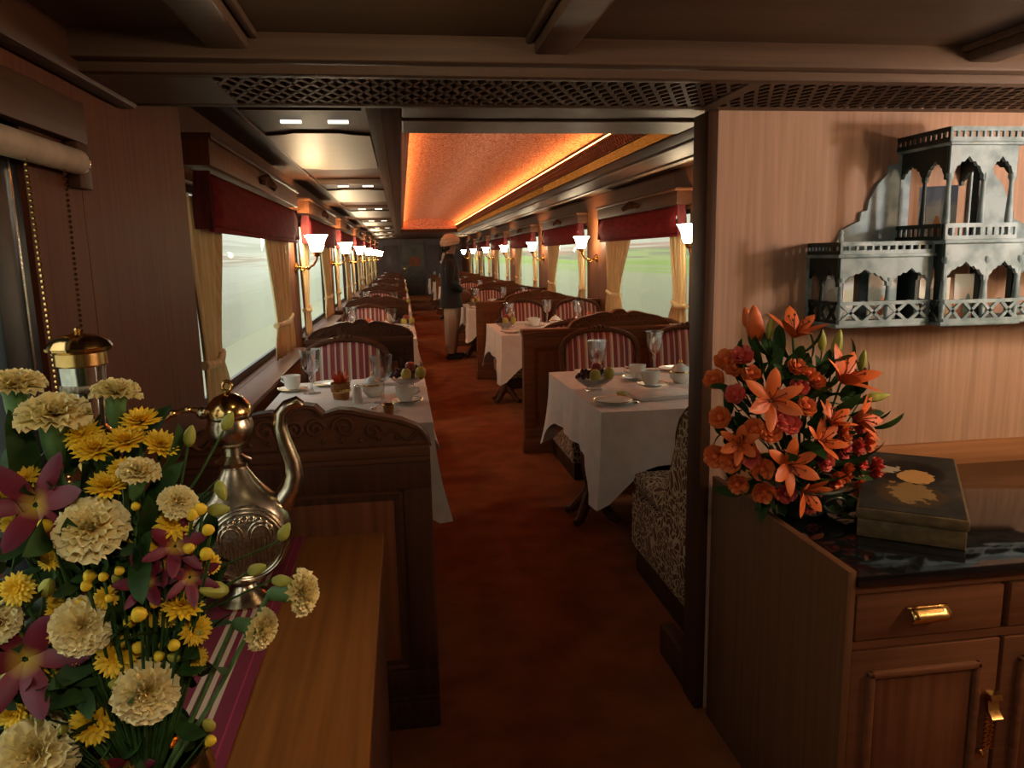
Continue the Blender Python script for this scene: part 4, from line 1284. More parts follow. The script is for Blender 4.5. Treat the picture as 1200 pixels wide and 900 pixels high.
def rose_mesh(R, mat, seed):
    rnd = random.Random(seed)
    b = MB()
    for lay in range(5):
        n = [6, 5, 5, 4, 3][lay]
        el = math.radians([12, 34, 52, 68, 80][lay])
        L = R * [1.0, .98, .95, .92, .90][lay]
        for i in range(n):
            a = 2 * PI * (i + .47 * lay) / n
            d = Vector((math.cos(a) * math.cos(el), math.sin(a) * math.cos(el), math.sin(el)))
            petal(b, (0, 0, 0), d, (-math.sin(a), math.cos(a), 0), L, R * [.55, .5, .42, .34, .26][lay], [.5, .1, -.35, -.45, -.4][lay], .42, 4, .75)
    b.ball((0, 0, R * .3), R * .32, 8, 6)
    return b.mesh('rose_petals', mat, True, 70)

def bud_mesh(name, mat, L, r, n=10):
    return MB().lathe([(0, 0), (r * .55, L * .08), (r * .95, L * .30), (r, L * .45), (r * .75, L * .72), (r * .32, L * .93), (0, L)], n, fn=lambda a, i: 1 + .06 * math.cos(3 * a)).mesh(name, mat)

def leaf_mesh(L, W, curl, mat='green', nm='leaf'):
    b = MB()
    petal(b, (0, 0, 0), (0, 0, 1), (1, 0, 0), L, W, curl, .25, 7, .04)
    return b.mesh(nm, mat, True, 60)

def stem_to(p, q, r, parent, inv, mat='green', sag=.3):
    """curved stem from flower base p to gathering point q, in parent coordinates"""
    p, q = Vector(p), Vector(q)
    mid = p.lerp(q, .5) + Vector((0, 0, -sag * (p - q).length * .12))
    b = MB().tube([inv @ p, inv @ (p.lerp(mid, .5)), inv @ mid, inv @ (mid.lerp(q, .6)), inv @ q], r, 6)
    return b.build('stem', mat, parent)

# ================================================================== YELLOW BOUQUET (left foreground)
BC = Vector((-.335, .865, .0))
bq = thing('yellow_bouquet', 'cream carnation and yellow chrysanthemum bouquet with maroon orchids on the foreground table', 'bouquet', (BC.x, BC.y, HT + .0045))
def bql(p): return Vector(p) - Vector(bq.location)
MB().lathe([(0, 0), (.05, 0), (.052, .008), (.042, .02), (.060, .05), (.078, .09), (.080, .13), (.070, .155), (.076, .165), (.072, .165), (.066, .152), (.07, .12), (0, .10)], 24).build('vase', 'brass', bq)
hub = bql((BC.x, BC.y, HT + .10))
CARN = [carnation_mesh(.038, s) for s in (1, 2, 3)]
MUM = [mum_mesh(.023, 1, .1), mum_mesh(.023, 2, .7), mum_mesh(.023, 3, .35)]
ORC = [star_mesh('orchid_petals', 'orchid', .050, 6, .18, 34, -.35, s) for s in (1, 2)]
CALYX = MB().lathe([(.006, -.052), (.011, -.046), (.015, -.024), (.016, -.008), (.020, .004)], 10).mesh('calyx', 'calyx')
BUDY = bud_mesh('yellow_bud', 'mum', .026, .011)
BUDG = bud_mesh('lime_bud', 'limebud', .032, .0085)
LEAF = [leaf_mesh(.10, .016, .6), leaf_mesh(.13, .020, .9), leaf_mesh(.08, .013, .4)]
def depth_y(px, py):
    # flower dome: nearest in the middle of the bouquet, receding at its top and sides
    return .835 + .055 * ((px - 120) / 220) ** 2 + .07 * max(0, (640 - py) / 200) ** 2 + .02 * max(0, (py - 700) / 200)
def place_flower(parent, to_local, me, nm, px, py, w, ref_w, face, depth, calyx=None, stem_r=.0028, hubp=None, roll=0.0):
    p = at(px, py, y=depth)
    dist = (p - Vector((0, 0, CAM_H))).dot(fwd)
    size = w * dist / F_PX
    sc = size / ref_w
    d = Vector(face).normalized()
    M = Matrix.Translation(to_local(p)) @ aim(d) @ Matrix.Rotation(roll, 4, 'Z') @ Matrix.Diagonal((sc, sc, sc, 1))
    o = obj(nm, me, parent, M)
    if calyx:
        c = obj('calyx', calyx, o)
        base = M @ Vector((0, 0, -.050))
    else:
        base = M @ Vector((0, 0, 0))
    if hubp is not None:
        stem_to(base, hubp, stem_r / sc, o, M.inverted(), 'calyx' if calyx else 'green')
    return o
toCam = lambda p: (Vector((0, 0, CAM_H)) - Vector(p)).normalized()
UPF, CAMF = Vector((0, 0, 1)), Vector((.3, -.85, .42))
rnd = random.Random(5)
carn = [(18, 456, 66, (.05, -.06, 1)), (64, 492, 82, (.12, -.18, 1)), (136, 464, 56, (.12, .0, 1)), (109, 622, 84, (.10, -.62, .75)), (163, 556, 50, (.3, -.15, 1)),
        (97, 733, 70, (.35, -.85, .35)), (172, 809, 76, (.45, -.85, .25)), (44, 882, 94, (.25, -.85, .45)), (350, 694, 56, (1, -.28, .10)), (303, 737, 50, (1, -.45, -.15)), (2, 730, 52, (-.1, -.8, .5)),
        (208, 590, 46, (.4, -.5, .8))]
for i, (px, py, w_, fc) in enumerate(carn):
    place_flower(bq, bql, CARN[i % 3], 'carnation', px, py, w_, .076, fc, depth_y(px, py), CALYX, .0032, hub, rnd.random() * 6)
mums = [(165, 496, 38, 1, (.1, -.35, 1)), (149, 519, 42, 1, (0, -.4, 1)), (187, 523, 36, 1, (.5, -.4, .8)), (97, 509, 48, 0, (-.1, -.6, .8)), (112, 528, 42, 1, (.1, -.5, .9)), (127, 572, 40, 1, (.1, -.4, .9)),
        (203, 614, 46, 2, (.3, -.7, .6)), (86, 612, 34, 2, (0, -.6, .8)), (138, 768, 56, 0, (.3, -.9, .35)), (62, 802, 56, 0, (.2, -.9, .3)), (113, 846, 60, 0, (.3, -.9, .1)), (229, 738, 40, 2, (.5, -.85, .2)),
        (214, 710, 42, 1, (.2, -.5, .9)), (145, 552, 30, 1, (.1, -.5, .9)), (72, 742, 34, 2, (.1, -.9, .4)), (186, 640, 30, 2, (.3, -.7, .6)), (20, 690, 44, 0, (0, -.9, .4)), (60, 655, 30, 2, (.1, -.8, .5)),
        (20, 835, 46, 2, (0, -.9, .3)), (125, 700, 30, 2, (.2, -.9, .3)), (30, 560, 36, 2, (0, -.6, .8)), (246, 660, 28, 2, (.6, -.7, .4))]
for i, (px, py, w_, v, fc) in enumerate(mums):
    place_flower(bq, bql, MUM[v], 'chrysanthemum', px, py, w_, .046 if v != 1 else .036, fc, depth_y(px, py) + .008, None, .0022, hub, rnd.random() * 6)
orch = [(42, 592, 118, (.15, -.9, .4)), (30, 772, 132, (.2, -.95, .2)), (205, 640, 72, (.4, -.8, .2)), (222, 676, 64, (.5, -.8, .1)), (172, 682, 66, (.1, -.9, .4)), (196, 660, 50, (-.2, -.9, .1)), (150, 900, 60, (.3, -.9, .2))]
for i, (px, py, w_, fc) in enumerate(orch):
    place_flower(bq, bql, ORC[i % 2], 'orchid', px, py, w_, .090, fc, depth_y(px, py) + .004, None, .002, hub, rnd.random() * 6)
buds = [(57, 614, 24), (166, 717, 26), (247, 618, 20), (238, 594, 22), (246, 646, 22), (104, 683, 18), (122, 672, 16), (208, 752, 20), (225, 600, 22), (142, 665, 16), (130, 697, 14)]
for i, (px, py, w_) in enumerate(buds):
    place_flower(bq, bql, BUDY, 'flower_bud', px, py + 6, w_ * .72, .022, (rnd.uniform(-.3, .5), -.7, .7), depth_y(px, py) - .004, None, .0018, hub)
gb = [(220, 524, 15, (.3, -.1, 1)), (262, 505, 14, (.5, -.1, .9)), (255, 563, 14, (.3, -.2, -1)), (328, 634, 14, (.5, -.1, .9)), (291, 671, 15, (.6, -.3, .3)), (52, 697, 18, (.5, -.5, .8)), (20, 640, 16, (.6, -.4, .5)), (28, 610, 16, (.7, -.3, .5)),
      (243, 598, 16, (.9, -.3, .1)), (318, 680, 15, (1, -.3, .0)), (268, 692, 20, (-.6, -.5, .3))]
for i, (px, py, w_, fc) in enumerate(gb):
    place_flower(bq, bql, BUDG, 'green_bud', px, py, w_, .017, fc, depth_y(px, py) + .01, None, .0015, bql(at(min(px, 215) - 10, max(py + 45, 600), y=.87)))
for i in range(26):
    px, py = 115 + rnd.uniform(-115, 125), rnd.uniform(570, 890)
    place_flower(bq, bql, MUM[i % 3], 'chrysanthemum', px, py, rnd.uniform(22, 34), .046, (rnd.uniform(-.3, .6), -.8, rnd.uniform(.1, .8)), depth_y(px, py) + rnd.uniform(.012, .035), None, .0016, hub, rnd.random() * 6)
for i in range(24):
    px, py = 120 + rnd.uniform(-120, 140), rnd.uniform(580, 880)
    place_flower(bq, bql, BUDY if i % 2 else BUDG, 'small_bud', px, py, rnd.uniform(10, 16), .022 if i % 2 else .017, (rnd.uniform(-.5, .6), -.6, rnd.uniform(.1, .9)), depth_y(px, py) + rnd.uniform(.0, .02), None, .0013, hub)
for i in range(360):
    px, py = 118 + rnd.gauss(0, 64), rnd.uniform(575, 895)
    if not 0 < px < 235 - max(0, py - 760) * .25: continue
    if any(abs(px - c[0]) < 48 and abs(py - c[1]) < 48 for c in carn): continue
    p = at(px, py, y=depth_y(px, py) + rnd.uniform(.008, .03))
    d = Vector((rnd.uniform(-.9, .9), rnd.uniform(-.6, .3), rnd.uniform(-.2, 1)))
    sc = rnd.uniform(.30, .60)
    obj('leaf', LEAF[i % 3], bq, Matrix.Translation(bql(p)) @ aim(d) @ Matrix.Rotation(rnd.random() * 6, 4, 'Z') @ Matrix.Diagonal((sc * 1.3, sc, sc, 1)))
for i in range(210):
    a = rnd.uniform(0, 2 * PI)
    px, py = 110 + rnd.uniform(-120, 130), rnd.uniform(545, 900)
    if (px - 110) ** 2 / 135 ** 2 + (py - 740) ** 2 / 200 ** 2 > 1: continue
    p = at(px, py, y=depth_y(px, py) + rnd.uniform(.03, .12))
    d = Vector((rnd.uniform(-.8, .9), rnd.uniform(-.9, .2), rnd.uniform(.1, 1)))
    sc = rnd.uniform(.45, .95)
    obj('leaf', LEAF[i % 3], bq, Matrix.Translation(bql(p)) @ aim(d) @ Matrix.Rotation(rnd.random() * 6, 4, 'Z') @ Matrix.Diagonal((sc, sc, sc, 1)))
for px, py, d in ((200, 770, (.6, -.5, -.3)), (95, 640, (.2, -.8, .2)), (205, 835, (.5, -.6, -.4)), (165, 640, (.5, -.6, .5)), (130, 600, (0, -.2, 1)), (40, 640, (-.3, -.5, .8)), (180, 560, (.8, -.3, .5))):
    p = at(px, py, y=depth_y(px, py) + .03)
    obj('leaf', LEAF[1], bq, Matrix.Translation(bql(p)) @ aim(d) @ Matrix.Diagonal((.62, .62, .62, 1)))

# ================================================================== SIDEBOARD
SX0, SX1, SY0, SY1, SZ = PX0, 2.40, 1.40, WALL_Y - .035, .80
sb = thing('sideboard', 'brown wooden sideboard with drawers, panelled doors and black stone top', 'sideboard', (0, 0, 0))
MB().box(SX0, SX0 + .02, SY0 - .006, SY1, 0, SZ + .012, .002).build('side_panel', 'cab_side', sb)
MB().box(SX0 + .02, SX1, SY0 + .03, SY1, .0, SZ - .03).build('carcass', 'cab_z', sb)
MB().box(SX0 + .021, SX1, SY0 - .012, SY1, SZ - .026, SZ, .004).build('stone_top', 'stone', sb)
MB().box(SX0 + .02, SX1, SY0 + .002, SY0 + .035, SZ - .046, SZ - .027).build('front_rail', 'cab_x', sb)
MB().box(SX0 + .02, SX1, SY0 + .002, SY0 + .035, .622, .642).build('middle_rail', 'cab_x', sb)
MB().box(SX0 + .02, SX1, SY0 + .02, SY0 + .04, 0, .07).build('kick_board', 'dark', sb)
xs = [SX0 + .02, 1.322, 1.722, 2.122, SX1 + .006]
def cup_pull(parent, cx_, cz):
    p = MB()
    w_, r_ = .046, .024
    def sh(u, v):
        a = PI * .5 * v
        return (cx_ - w_ + 2 * w_ * u, SY0 - .004 - r_ * 1.15 * math.sin(a), cz + .014 - r_ * (1 - math.cos(a)) )
    p.grid(sh, 6, 7)
    p.grid(lambda u, v: (cx_ - w_ * 1.05 + 2.1 * w_ * u, SY0 - .004 - r_ * 1.25 * .25 * v, cz + .0145), 4, 2)
    o = p.build('pull', 'gold', parent, thick=.003)
    f = MB()
    for q in range(7):
        f.tube([(cx_ - w_ * .8 + q * w_ * .27, SY0 - .03, cz - .010), (cx_ - w_ * .8 + q * w_ * .27 - .006, SY0 - .020, cz - .018)], .0022, 5)
    f.build('pull_fringe', 'gold', o)
for i in range(4):
    a, c = xs[i] + .006, xs[i + 1] - .012
    d = MB().box(a, c, SY0 - .004, SY0 + .03, .645, SZ - .050, .004).build('drawer', 'cab_x', sb)
    cup_pull(d, (a + c) / 2 - .013, .703)
    dr = MB().box(a - .004, c + .004, SY0 - .002, SY0 + .03, .075, .618, .003).build('door', 'cab_x', sb)
    m = MB()
    x0, x1, z0, z1 = a + .035, c - .045, .13, .570
    for (p, q, u_, v_) in ((x0, x1, z1 - .016, z1), (x0, x1, z0, z0 + .016), (x0, x0 + .016, z0, z1), (x1 - .016, x1, z0, z1)):
        m.box(p, q, SY0 - .016, SY0, u_, v_, .005)
    m.build('door_moulding', 'cab_x', dr)
    MB().box(x0 + .02, x1 - .02, SY0 - .007, SY0, z0 + .02, z1 - .02, .003).build('door_panel', 'cab_z', dr)
    hx = c - .012
    h = MB().prism([(SY0 - .004, .492), (SY0 - .024, .490), (SY0 - .028, .478), (SY0 - .016, .474), (SY0 - .020, .450), (SY0 - .034, .436), (SY0 - .030, .432), (SY0 - .012, .446), (SY0 - .004, .470)], hx - .014, hx + .014, 'yz').build('door_handle', 'gold', dr)
    t_ = MB()
    for q in range(7):
        t_.bar((hx - .012, SY0 - .010, .430 - q * .012), (hx + .012, SY0 - .010, .418 - q * .012), .004, .003)
        t_.bar((hx + .012, SY0 - .010, .430 - q * .012), (hx - .012, SY0 - .010, .418 - q * .012), .004, .003)
    t_.build('pierced_drop', 'brass', h)
    MB().lathe([(0, 0), (.010, 0), (.012, .010), (.006, .016), (0, .018)], 10).xf(Matrix.Translation((hx - .018, SY0 - .002, .335)) @ Matrix.Rotation(PI / 2, 4, 'X')).build('key_knob', 'brass', dr)

# ------------------------------------------------------------------ painted box on the stone top
u_ = Vector((.584, .811, 0)).normalized()
v_ = Vector((-u_.y, u_.x, 0))
bc = Vector((1.268, 1.470, 0)) + u_ * .285 + v_ * .116
bx = thing('painted_box', 'old gilt-edged box with a dark painted portrait lid on the sideboard', 'box', (bc.x, bc.y, SZ + .001), math.atan2(u_.y, u_.x))
def box_lid_mat():
    m, nt, b = new_mat('dark_portrait_lid')
    tc = nt.nodes.new('ShaderNodeTexCoord')
    def blob(cx_, cy_, rx, ry, soft):
        mp = nt.nodes.new('ShaderNodeMapping')
        mp.inputs['Location'].default_value = (-cx_ / rx, -cy_ / ry, 0)
        mp.inputs['Scale'].default_value = (1 / rx, 1 / ry, 0)
        nt.links.new(tc.outputs['Object'], mp.inputs[0])
        ln_ = nt.nodes.new('ShaderNodeVectorMath')
        ln_.operation = 'LENGTH'
        nt.links.new(mp.outputs[0], ln_.inputs[0])
        n = nt.nodes.new('ShaderNodeTexNoise')
        n.inputs['Scale'].default_value = 45
        n.inputs['Detail'].default_value = 4
        nt.links.new(tc.outputs['Object'], n.inputs['Vector'])
        ad = nt.nodes.new('ShaderNodeMath')
        ad.operation = 'MULTIPLY_ADD'
        ad.inputs[1].default_value = soft
        nt.links.new(n.outputs[0], ad.inputs[0])
        nt.links.new(ln_.outputs['Value'], ad.inputs[2])
        return ramp(nt, ad.outputs[0], [(0.0, (1, 1, 1)), (min(.95, .82 + soft * .3), (1, 1, 1)), (min(.99, 1.0 ), (0, 0, 0)), (1, (0, 0, 0))])
    base = nt.nodes.new('ShaderNodeTexNoise')
    base.inputs['Scale'].default_value = 14
    base.inputs['Detail'].default_value = 5
    nt.links.new(tc.outputs['Object'], base.inputs['Vector'])
    col = ramp(nt, base.outputs[0], [(.35, (.016, .019, .019)), (.6, (.034, .035, .032)), (.8, (.085, .062, .034))])
    def over(col, mask, c):
        mx = nt.nodes.new('ShaderNodeMix')
        mx.data_type = 'RGBA'
        nt.links.new(mask, mx.inputs[0])
        nt.links.new(col, mx.inputs[6])
        mx.inputs[7].default_value = rgba(c)
        return mx.outputs[2]
    # head turned to the viewer's side: hair, face, shoulders, gilt collar
    col = over(col, blob(.085, .005, .135, .104, .1), (.004, .005, .006))
    col = over(col, blob(-.13, .0, .13, .10, .3), (.055, .038, .018))
    col = over(col, blob(.040, -.012, .095, .060, .45), (.50, .28, .10))
    col = over(col, blob(-.115, .0, .20, .100, .95), (.24, .155, .060))
    col = over(col, blob(.095, .055, .070, .055, .85), (.46, .40, .30))
    nt.links.new(col, b.inputs['Base Color'])
    b.inputs['Roughness'].default_value = .62
    b.inputs['Specular IOR Level'].default_value = .15
    return m
MAT['lid_art'] = box_lid_mat()
MB().box(-.285, .285, -.116, .116, 0, .046, .004).build('body', 'box_side', bx)
ld = MB().box(-.289, .289, -.120, .120, .047, .074, .004).build('lid', 'box_side', bx)
MB().box(-.283, .283, -.114, .114, .0735, .0755).build('painting', 'lid_art', ld)

# ================================================================== ORANGE BOUQUET IN BRONZE BOWL
OC = Vector((1.045, 1.80, SZ + .001))
ob = thing('orange_bouquet', 'orange lilies and spray roses in a green bronze bowl on the sideboard', 'bouquet', OC)
def obl(p): return Vector(p) - OC
MB().lathe([(0, 0), (.062, 0), (.065, .008), (.060, .016), (.082, .035), (.098, .060), (.103, .075), (.112, .080), (.110, .086), (.098, .084), (.09, .065), (0, .05)], 28).build('bowl', 'bronze', ob)
MB().tube([(.03 + .028 * math.cos(a), -.100 - .012 * abs(math.sin(a)), .050 + .020 * math.sin(a)) for a in [i * PI / 8 for i in range(17)]], .004, 6).build('ring_handle', 'bronze', ob)
ohub = obl((OC.x, OC.y, OC.z + .07))
LIL = [star_mesh('lily_petals', 'lily', .080, 6, .20, 40, -.65, 1), star_mesh('lily_petals', 'lily', .080, 6, .19, 58, -.75, 2)]
STA = MB()
for q in range(6):
    a = q * PI / 3
    STA.tube([(0, 0, 0), (math.cos(a) * .010, math.sin(a) * .010, .030), (math.cos(a) * .022, math.sin(a) * .022, .046)], .0012, 5)
    STA.ball((math.cos(a) * .022, math.sin(a) * .022, .047), .0034, 6, 4)
STA = STA.mesh('stamens', 'stamen')
ROS = [rose_mesh(.024, 'rose', 1), rose_mesh(.024, 'pinkrose', 2)]
OBUD = bud_mesh('lily_bud', 'lily', .055, .012)
GBUD = bud_mesh('green_lily_bud', 'limebud', .055, .010)
def od(px, py):
    return 1.70 + .13 * ((px - 925) / 100) ** 2 + .10 * max(0, (520 - py) / 140) ** 2 + .02 * max(0, (py - 540) / 40)
lil = [(929, 396, 62, 1, (.1, -.35, 1)), (903, 469, 74, 0, (-.1, -.9, .3)), (985, 449, 70, 1, (.35, -.5, .8)), (924, 545, 68, 0, (.05, -.95, .2)), (958, 520, 50, 1, (.3, -.7, .6)), (1002, 492, 52, 1, (.6, -.6, .3)), (972, 497, 46, 1, (.3, -.4, .8)),
       (940, 573, 50, 1, (.3, -.9, -.3)), (868, 520, 44, 1, (-.5, -.8, .2))]
for i, (px, py, w_, v, fc) in enumerate(lil):
    o = place_flower(ob, obl, LIL[v], 'lily', px, py, w_, .150 if v == 0 else .118, fc, od(px, py) - .01, None, .003, ohub, rnd.random())
    obj('stamens', STA, o)
ros = [(852, 424, 0), (870, 419, 1), (862, 432, 0), (862, 463, 1), (845, 490, 0), (838, 446, 0), (884, 503, 0), (903, 506, 0), (924, 497, 1), (874, 526, 0), (840, 534, 0), (857, 541, 0), (880, 535, 1), (893, 548, 0), (866, 566, 0), (920, 576, 1),
       (943, 478, 0), (933, 432, 0), (945, 440, 0), (915, 492, 1), (986, 508, 0), (1003, 498, 1), (1013, 516, 0), (985, 526, 1), (1002, 524, 1), (990, 553, 0), (1005, 546, 1), (1022, 548, 1), (1028, 563, 0), (1003, 570, 0), (978, 562, 0), (950, 590, 1),
       (895, 575, 0), (935, 455, 1), (880, 440, 0), (965, 540, 1), (955, 448, 0)]
for i, (px, py, v) in enumerate(ros):
    fc = Vector(((px - 930) / 110, -.8, (520 - py) / 120 + .15))
    place_flower(ob, obl, ROS[v], 'rose', px, py, 25 + 7 * rnd.random(), .046, fc, od(px, py), None, .0018, ohub, rnd.random() * 6)
for (px, py, w_, me, nm, fc) in ((886, 402, 19, OBUD, 'lily_bud', (-.2, -.2, 1)), (880, 388, 12, OBUD, 'lily_bud', (-.3, 0, 1)), (963, 412, 11, GBUD, 'green_bud', (-.1, -.1, 1)), (1010, 467, 13, GBUD, 'green_bud', (.95, -.2, .12)),
                                 (978, 420, 14, GBUD, 'green_bud', (.1, -.1, 1)), (1008, 436, 11, GBUD, 'green_bud', (.1, -.1, 1)), (900, 398, 11, GBUD, 'green_bud', (.1, -.1, 1))):
    place_flower(ob, obl, me, nm, px, py, w_, .022, fc, od(px, py) + .01, None, .002, ohub)
OLEAF = [leaf_mesh(.075, .013, .5), leaf_mesh(.095, .015, .9), leaf_mesh(.06, .016, .3)]
for i in range(300):
    px, py = rnd.gauss(925, 52), rnd.uniform(425, 585)
    if (px - 935) ** 2 / 92 ** 2 + (py - 505) ** 2 / 95 ** 2 > 1: continue
    p = at(px, py, y=od(px, py) + rnd.uniform(.02, .08))
    d = Vector((max((px - 925) / 90, -.45) + rnd.uniform(-.5, .5), rnd.uniform(-.9, 0), (520 - py) / 110 + rnd.uniform(-.3, .6)))
    sc = rnd.uniform(.6, 1.1)
    obj('leaf', OLEAF[i % 3], ob, Matrix.Translation(obl(p)) @ aim(d) @ Matrix.Rotation(rnd.random() * 6, 4, 'Z') @ Matrix.Diagonal((sc, sc, sc, 1)))
for (px, py, d, sc) in ((1012, 492, (.8, -.3, -.1), .8), (925, 420, (-.6, -.2, .4), 1), (935, 415, (.7, -.2, .3), 1), (905, 418, (-.9, -.2, .3), .9), (995, 428, (.5, -.1, .9), .8), (912, 425, (-.1, -.2, 1), 1.1), (950, 420, (.3, -.1, 1), .9),
                        (975, 585, (.3, -.5, -.9), .9), (1000, 535, (.7, -.6, .1), 1.0), (960, 560, (.6, -.7, -.1), 1.0), (1012, 445, (.4, -.2, .6), .6), (885, 410, (-.7, -.2, .8), .7), (870, 425, (-.5, -.2, .8), .7)):
    p = at(px, py, y=od(px, py) + .015)
    obj('leaf', OLEAF[1], ob, Matrix.Translation(obl(p)) @ aim(d) @ Matrix.Diagonal((sc, sc, sc, 1)))

# ================================================================== PAINTED WALL SHELF
ws = thing('wall_shelf', 'teal painted balcony-shaped wall shelf with arches and railings above the sideboard', 'shelf', (0, WALL_Y, 1.285))
def P2(o, name, mat='teal'): return o.build(name, mat, ws)
def scallop(x0, x1, zs, za, n=9):
    """lower outline of a cusped arch from x0 to x1 (springing zs, apex za)"""
    pts = []
    for i in range(n * 4 + 1):
        t = i / (n * 4)
        u = abs(t - .5) * 2
        z = zs + (za - zs) * (1 - u ** 1.9) ** .8
        z -= .006 * abs(math.sin(t * PI * 7))
        if u < .14: z += .012 * (1 - u / .14)
        pts.append((x0 + (x1 - x0) * t, z))
    return pts
def arch_panel(a0, a1, zs, za, zt, d0, d1, plane):
    m = .008
    lo = [(a0, zs - .012), (a0 + m, zs - .012)] + scallop(a0 + m, a1 - m, zs, za) + [(a1 - m, zs - .012), (a1, zs - .012)]
    return MB().prism(lo + [(a1, zt), (a0, zt)], d0, d1, plane)
def railing(p, q, z0, h, n, mat='teal'):
    """pierced strip: rails with close-set little posts"""
    p, q = Vector(p), Vector(q)
    b = MB()
    up_ = Vector((0, 0, 1))
    b.bar(p + up_ * (z0 + .005), q + up_ * (z0 + .005), .010, .012)
    b.bar(p + up_ * (z0 + h - .005), q + up_ * (z0 + h - .005), .010, .012)
    for i in range(n + 1):
        c = p.lerp(q, i / n)
        b.bar(c + up_ * z0, c + up_ * (z0 + h), .0075, .007, up=(q - p))
    return b
def xlattice(p, q, z0, h, n):
    p, q = Vector(p), Vector(q)
    b = MB()
    up_ = Vector((0, 0, 1))
    b.bar(p + up_ * (z0 + .004), q + up_ * (z0 + .004), .010, .010)
    b.bar(p + up_ * (z0 + h - .004), q + up_ * (z0 + h - .004), .010, .010)
    nrm = (q - p).cross(up_)
    for i in range(n):
        a, c = p.lerp(q, i / n), p.lerp(q, (i + 1) / n)
        b.bar(a + up_ * z0, c + up_ * (z0 + h), .009, .006, up=nrm)
        b.bar(a + up_ * (z0 + h), c + up_ * z0, .009, .006, up=nrm)
    return b
def baluster(x, y, z0, z1, r=.010):
    h = z1 - z0
    return MB().lathe([(r, z0), (r, z0 + h * .06), (r * .6, z0 + h * .10), (r * 1.05, z0 + h * .30), (r * .75, z0 + h * .6), (r * .6, z0 + h * .88), (r * 1.1, z0 + h * .94), (r, z1)], 10, (x, y, 0))
# centre bay (deep), wings left and right (shallower); local y = 0 at the wall, negative to the front
CXA, CXB, CD = 1.525, 1.770, -.205
WA, WD = 1.232, -.165
WB = CXB + (CXA - WA)
H1, H2 = .215, .525
for (a, c, d, nm) in ((WA - .01, CXA, WD - .012, 'wing_floor'), (CXA - .006, CXB + .006, CD - .014, 'centre_floor'), (CXB, WB + .01, WD - .012, 'wing_floor')):
    P2(MB().box(a, c, d, 0, -.012, 0, .003), nm)
P2(MB().box(WA - .014, CXA, WD - .016, 0, H1 - .028, H1 - .018, .003), 'wing_roof')
P2(MB().box(CXB, WB + .014, WD - .016, 0, H1 - .028, H1 - .018, .003), 'wing_roof')
P2(MB().box(CXA - .012, CXB + .004, CD - .018, 0, H1 + .006, H1 + .018, .003), 'centre_upper_floor')
P2(MB().box(CXA - .020, CXB - .030, CD - .022, 0, H2 - .036, H2 - .026, .003), 'centre_roof')
# lower centre
for x in (CXA + .006, (CXA + CXB) / 2 + .012, CXB - .006):
    P2(baluster(x, CD, 0, H1 - .03), 'column')
    P2(MB().box(x - .007, x + .007, CD + .01, CD + .03, 0, H1 + .01), 'post', 'teal_shaded')
mid = (CXA + CXB) / 2 + .012
P2(arch_panel(CXA, mid, .130, .165, H1 + .006, CD - .006, CD + .006, 'xz'), 'arch')
P2(arch_panel(mid, CXB, .130, .165, H1 + .006, CD - .006, CD + .006, 'xz'), 'arch')
P2(xlattice((CXA + .004, CD - .008, 0), (CXB - .004, CD - .008, 0), .0, .062, 4), 'lattice_rail')
P2(arch_panel(CD, -.10, .130, .165, H1 + .006, CXA - .004, CXA + .006, 'yz'), 'side_arch', 'teal_shaded')
P2(MB().box(CXA - .004, CXA + .006, -.10, 0, 0, H1 + .006), 'side_board', 'teal_shaded')
P2(xlattice((CXA - .006, CD, 0), (CXA - .006, -.12, 0), 0, .062, 2), 'lattice_rail', 'teal_shaded')
P2(arch_panel(CD, -.02, .130, .165, H1 + .006, CXB - .006, CXB + .004, 'yz'), 'side_arch', 'teal_shaded')
# left and right wings
for sgn, a, c in ((-1, WA, CXA - .005), (1, CXB + .005, WB)):
    m_ = (a + c) / 2 + .01
    P2(arch_panel(a, m_, .118, .150, H1 - .028, WD - .006, WD + .006, 'xz'), 'arch')
    P2(arch_panel(m_, c, .118, .150, H1 - .028, WD - .006, WD + .006, 'xz'), 'arch')
    for x in (a + .006, m_, c - .006):
        P2(baluster(x, WD, 0, .13, .009), 'column')
    P2(xlattice((a, WD - .008, 0), (c, WD - .008, 0), 0, .062, 4), 'lattice_rail')
    P2(railing((a, WD - .004, 0), (c, WD - .004, 0), H1 - .018, .034, 12), 'railing')
    xo = a if sgn < 0 else c
    P2(arch_panel(WD, -.08, .118, .155, H1 - .028, xo - .005, xo + .005, 'yz'), 'side_arch', 'teal_shaded')
    P2(arch_panel(-.08, 0, .118, .150, H1 - .028, xo - .005, xo + .005, 'yz'), 'side_arch', 'teal_shaded')
    P2(baluster(xo, -.08, 0, .13, .008), 'column', 'teal_shaded')
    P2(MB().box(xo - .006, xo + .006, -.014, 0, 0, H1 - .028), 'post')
    P2(xlattice((xo, WD, 0), (xo, 0, 0), 0, .062, 3), 'lattice_rail', 'teal_shaded')
    P2(railing((xo, WD, 0), (xo, 0, 0), H1 - .018, .034, 9), 'railing', 'teal_shaded')
    P2(MB().lathe([(.006, 0), (.008, .012), (.004, .022), (.007, .03), (0, .04)], 8, (xo, WD, H1 + .014)), 'finial')
    # scalloped back board of the upper storey
    base = H1 - .018
    s_ = 1 if sgn < 0 else -1
    xi, xo2 = (CXA + .02, WA + .055) if sgn < 0 else (CXB - .02, WB - .055)
    W_ = abs(xi - xo2)
    prof = [(0, 0), (0, .02), (.05, .035), (.10, .038), (.18, .075), (.30, .090), (.38, .098), (.40, .125), (.47, .130), (.49, .160), (.58, .205), (.70, .235), (.72, .262), (1.0, .275), (1.0, 0)]
    P2(MB().prism([(xo2 + s_ * W_ * u, base + z) for u, z in prof], -.012, -.002, 'xz'), 'back_board')
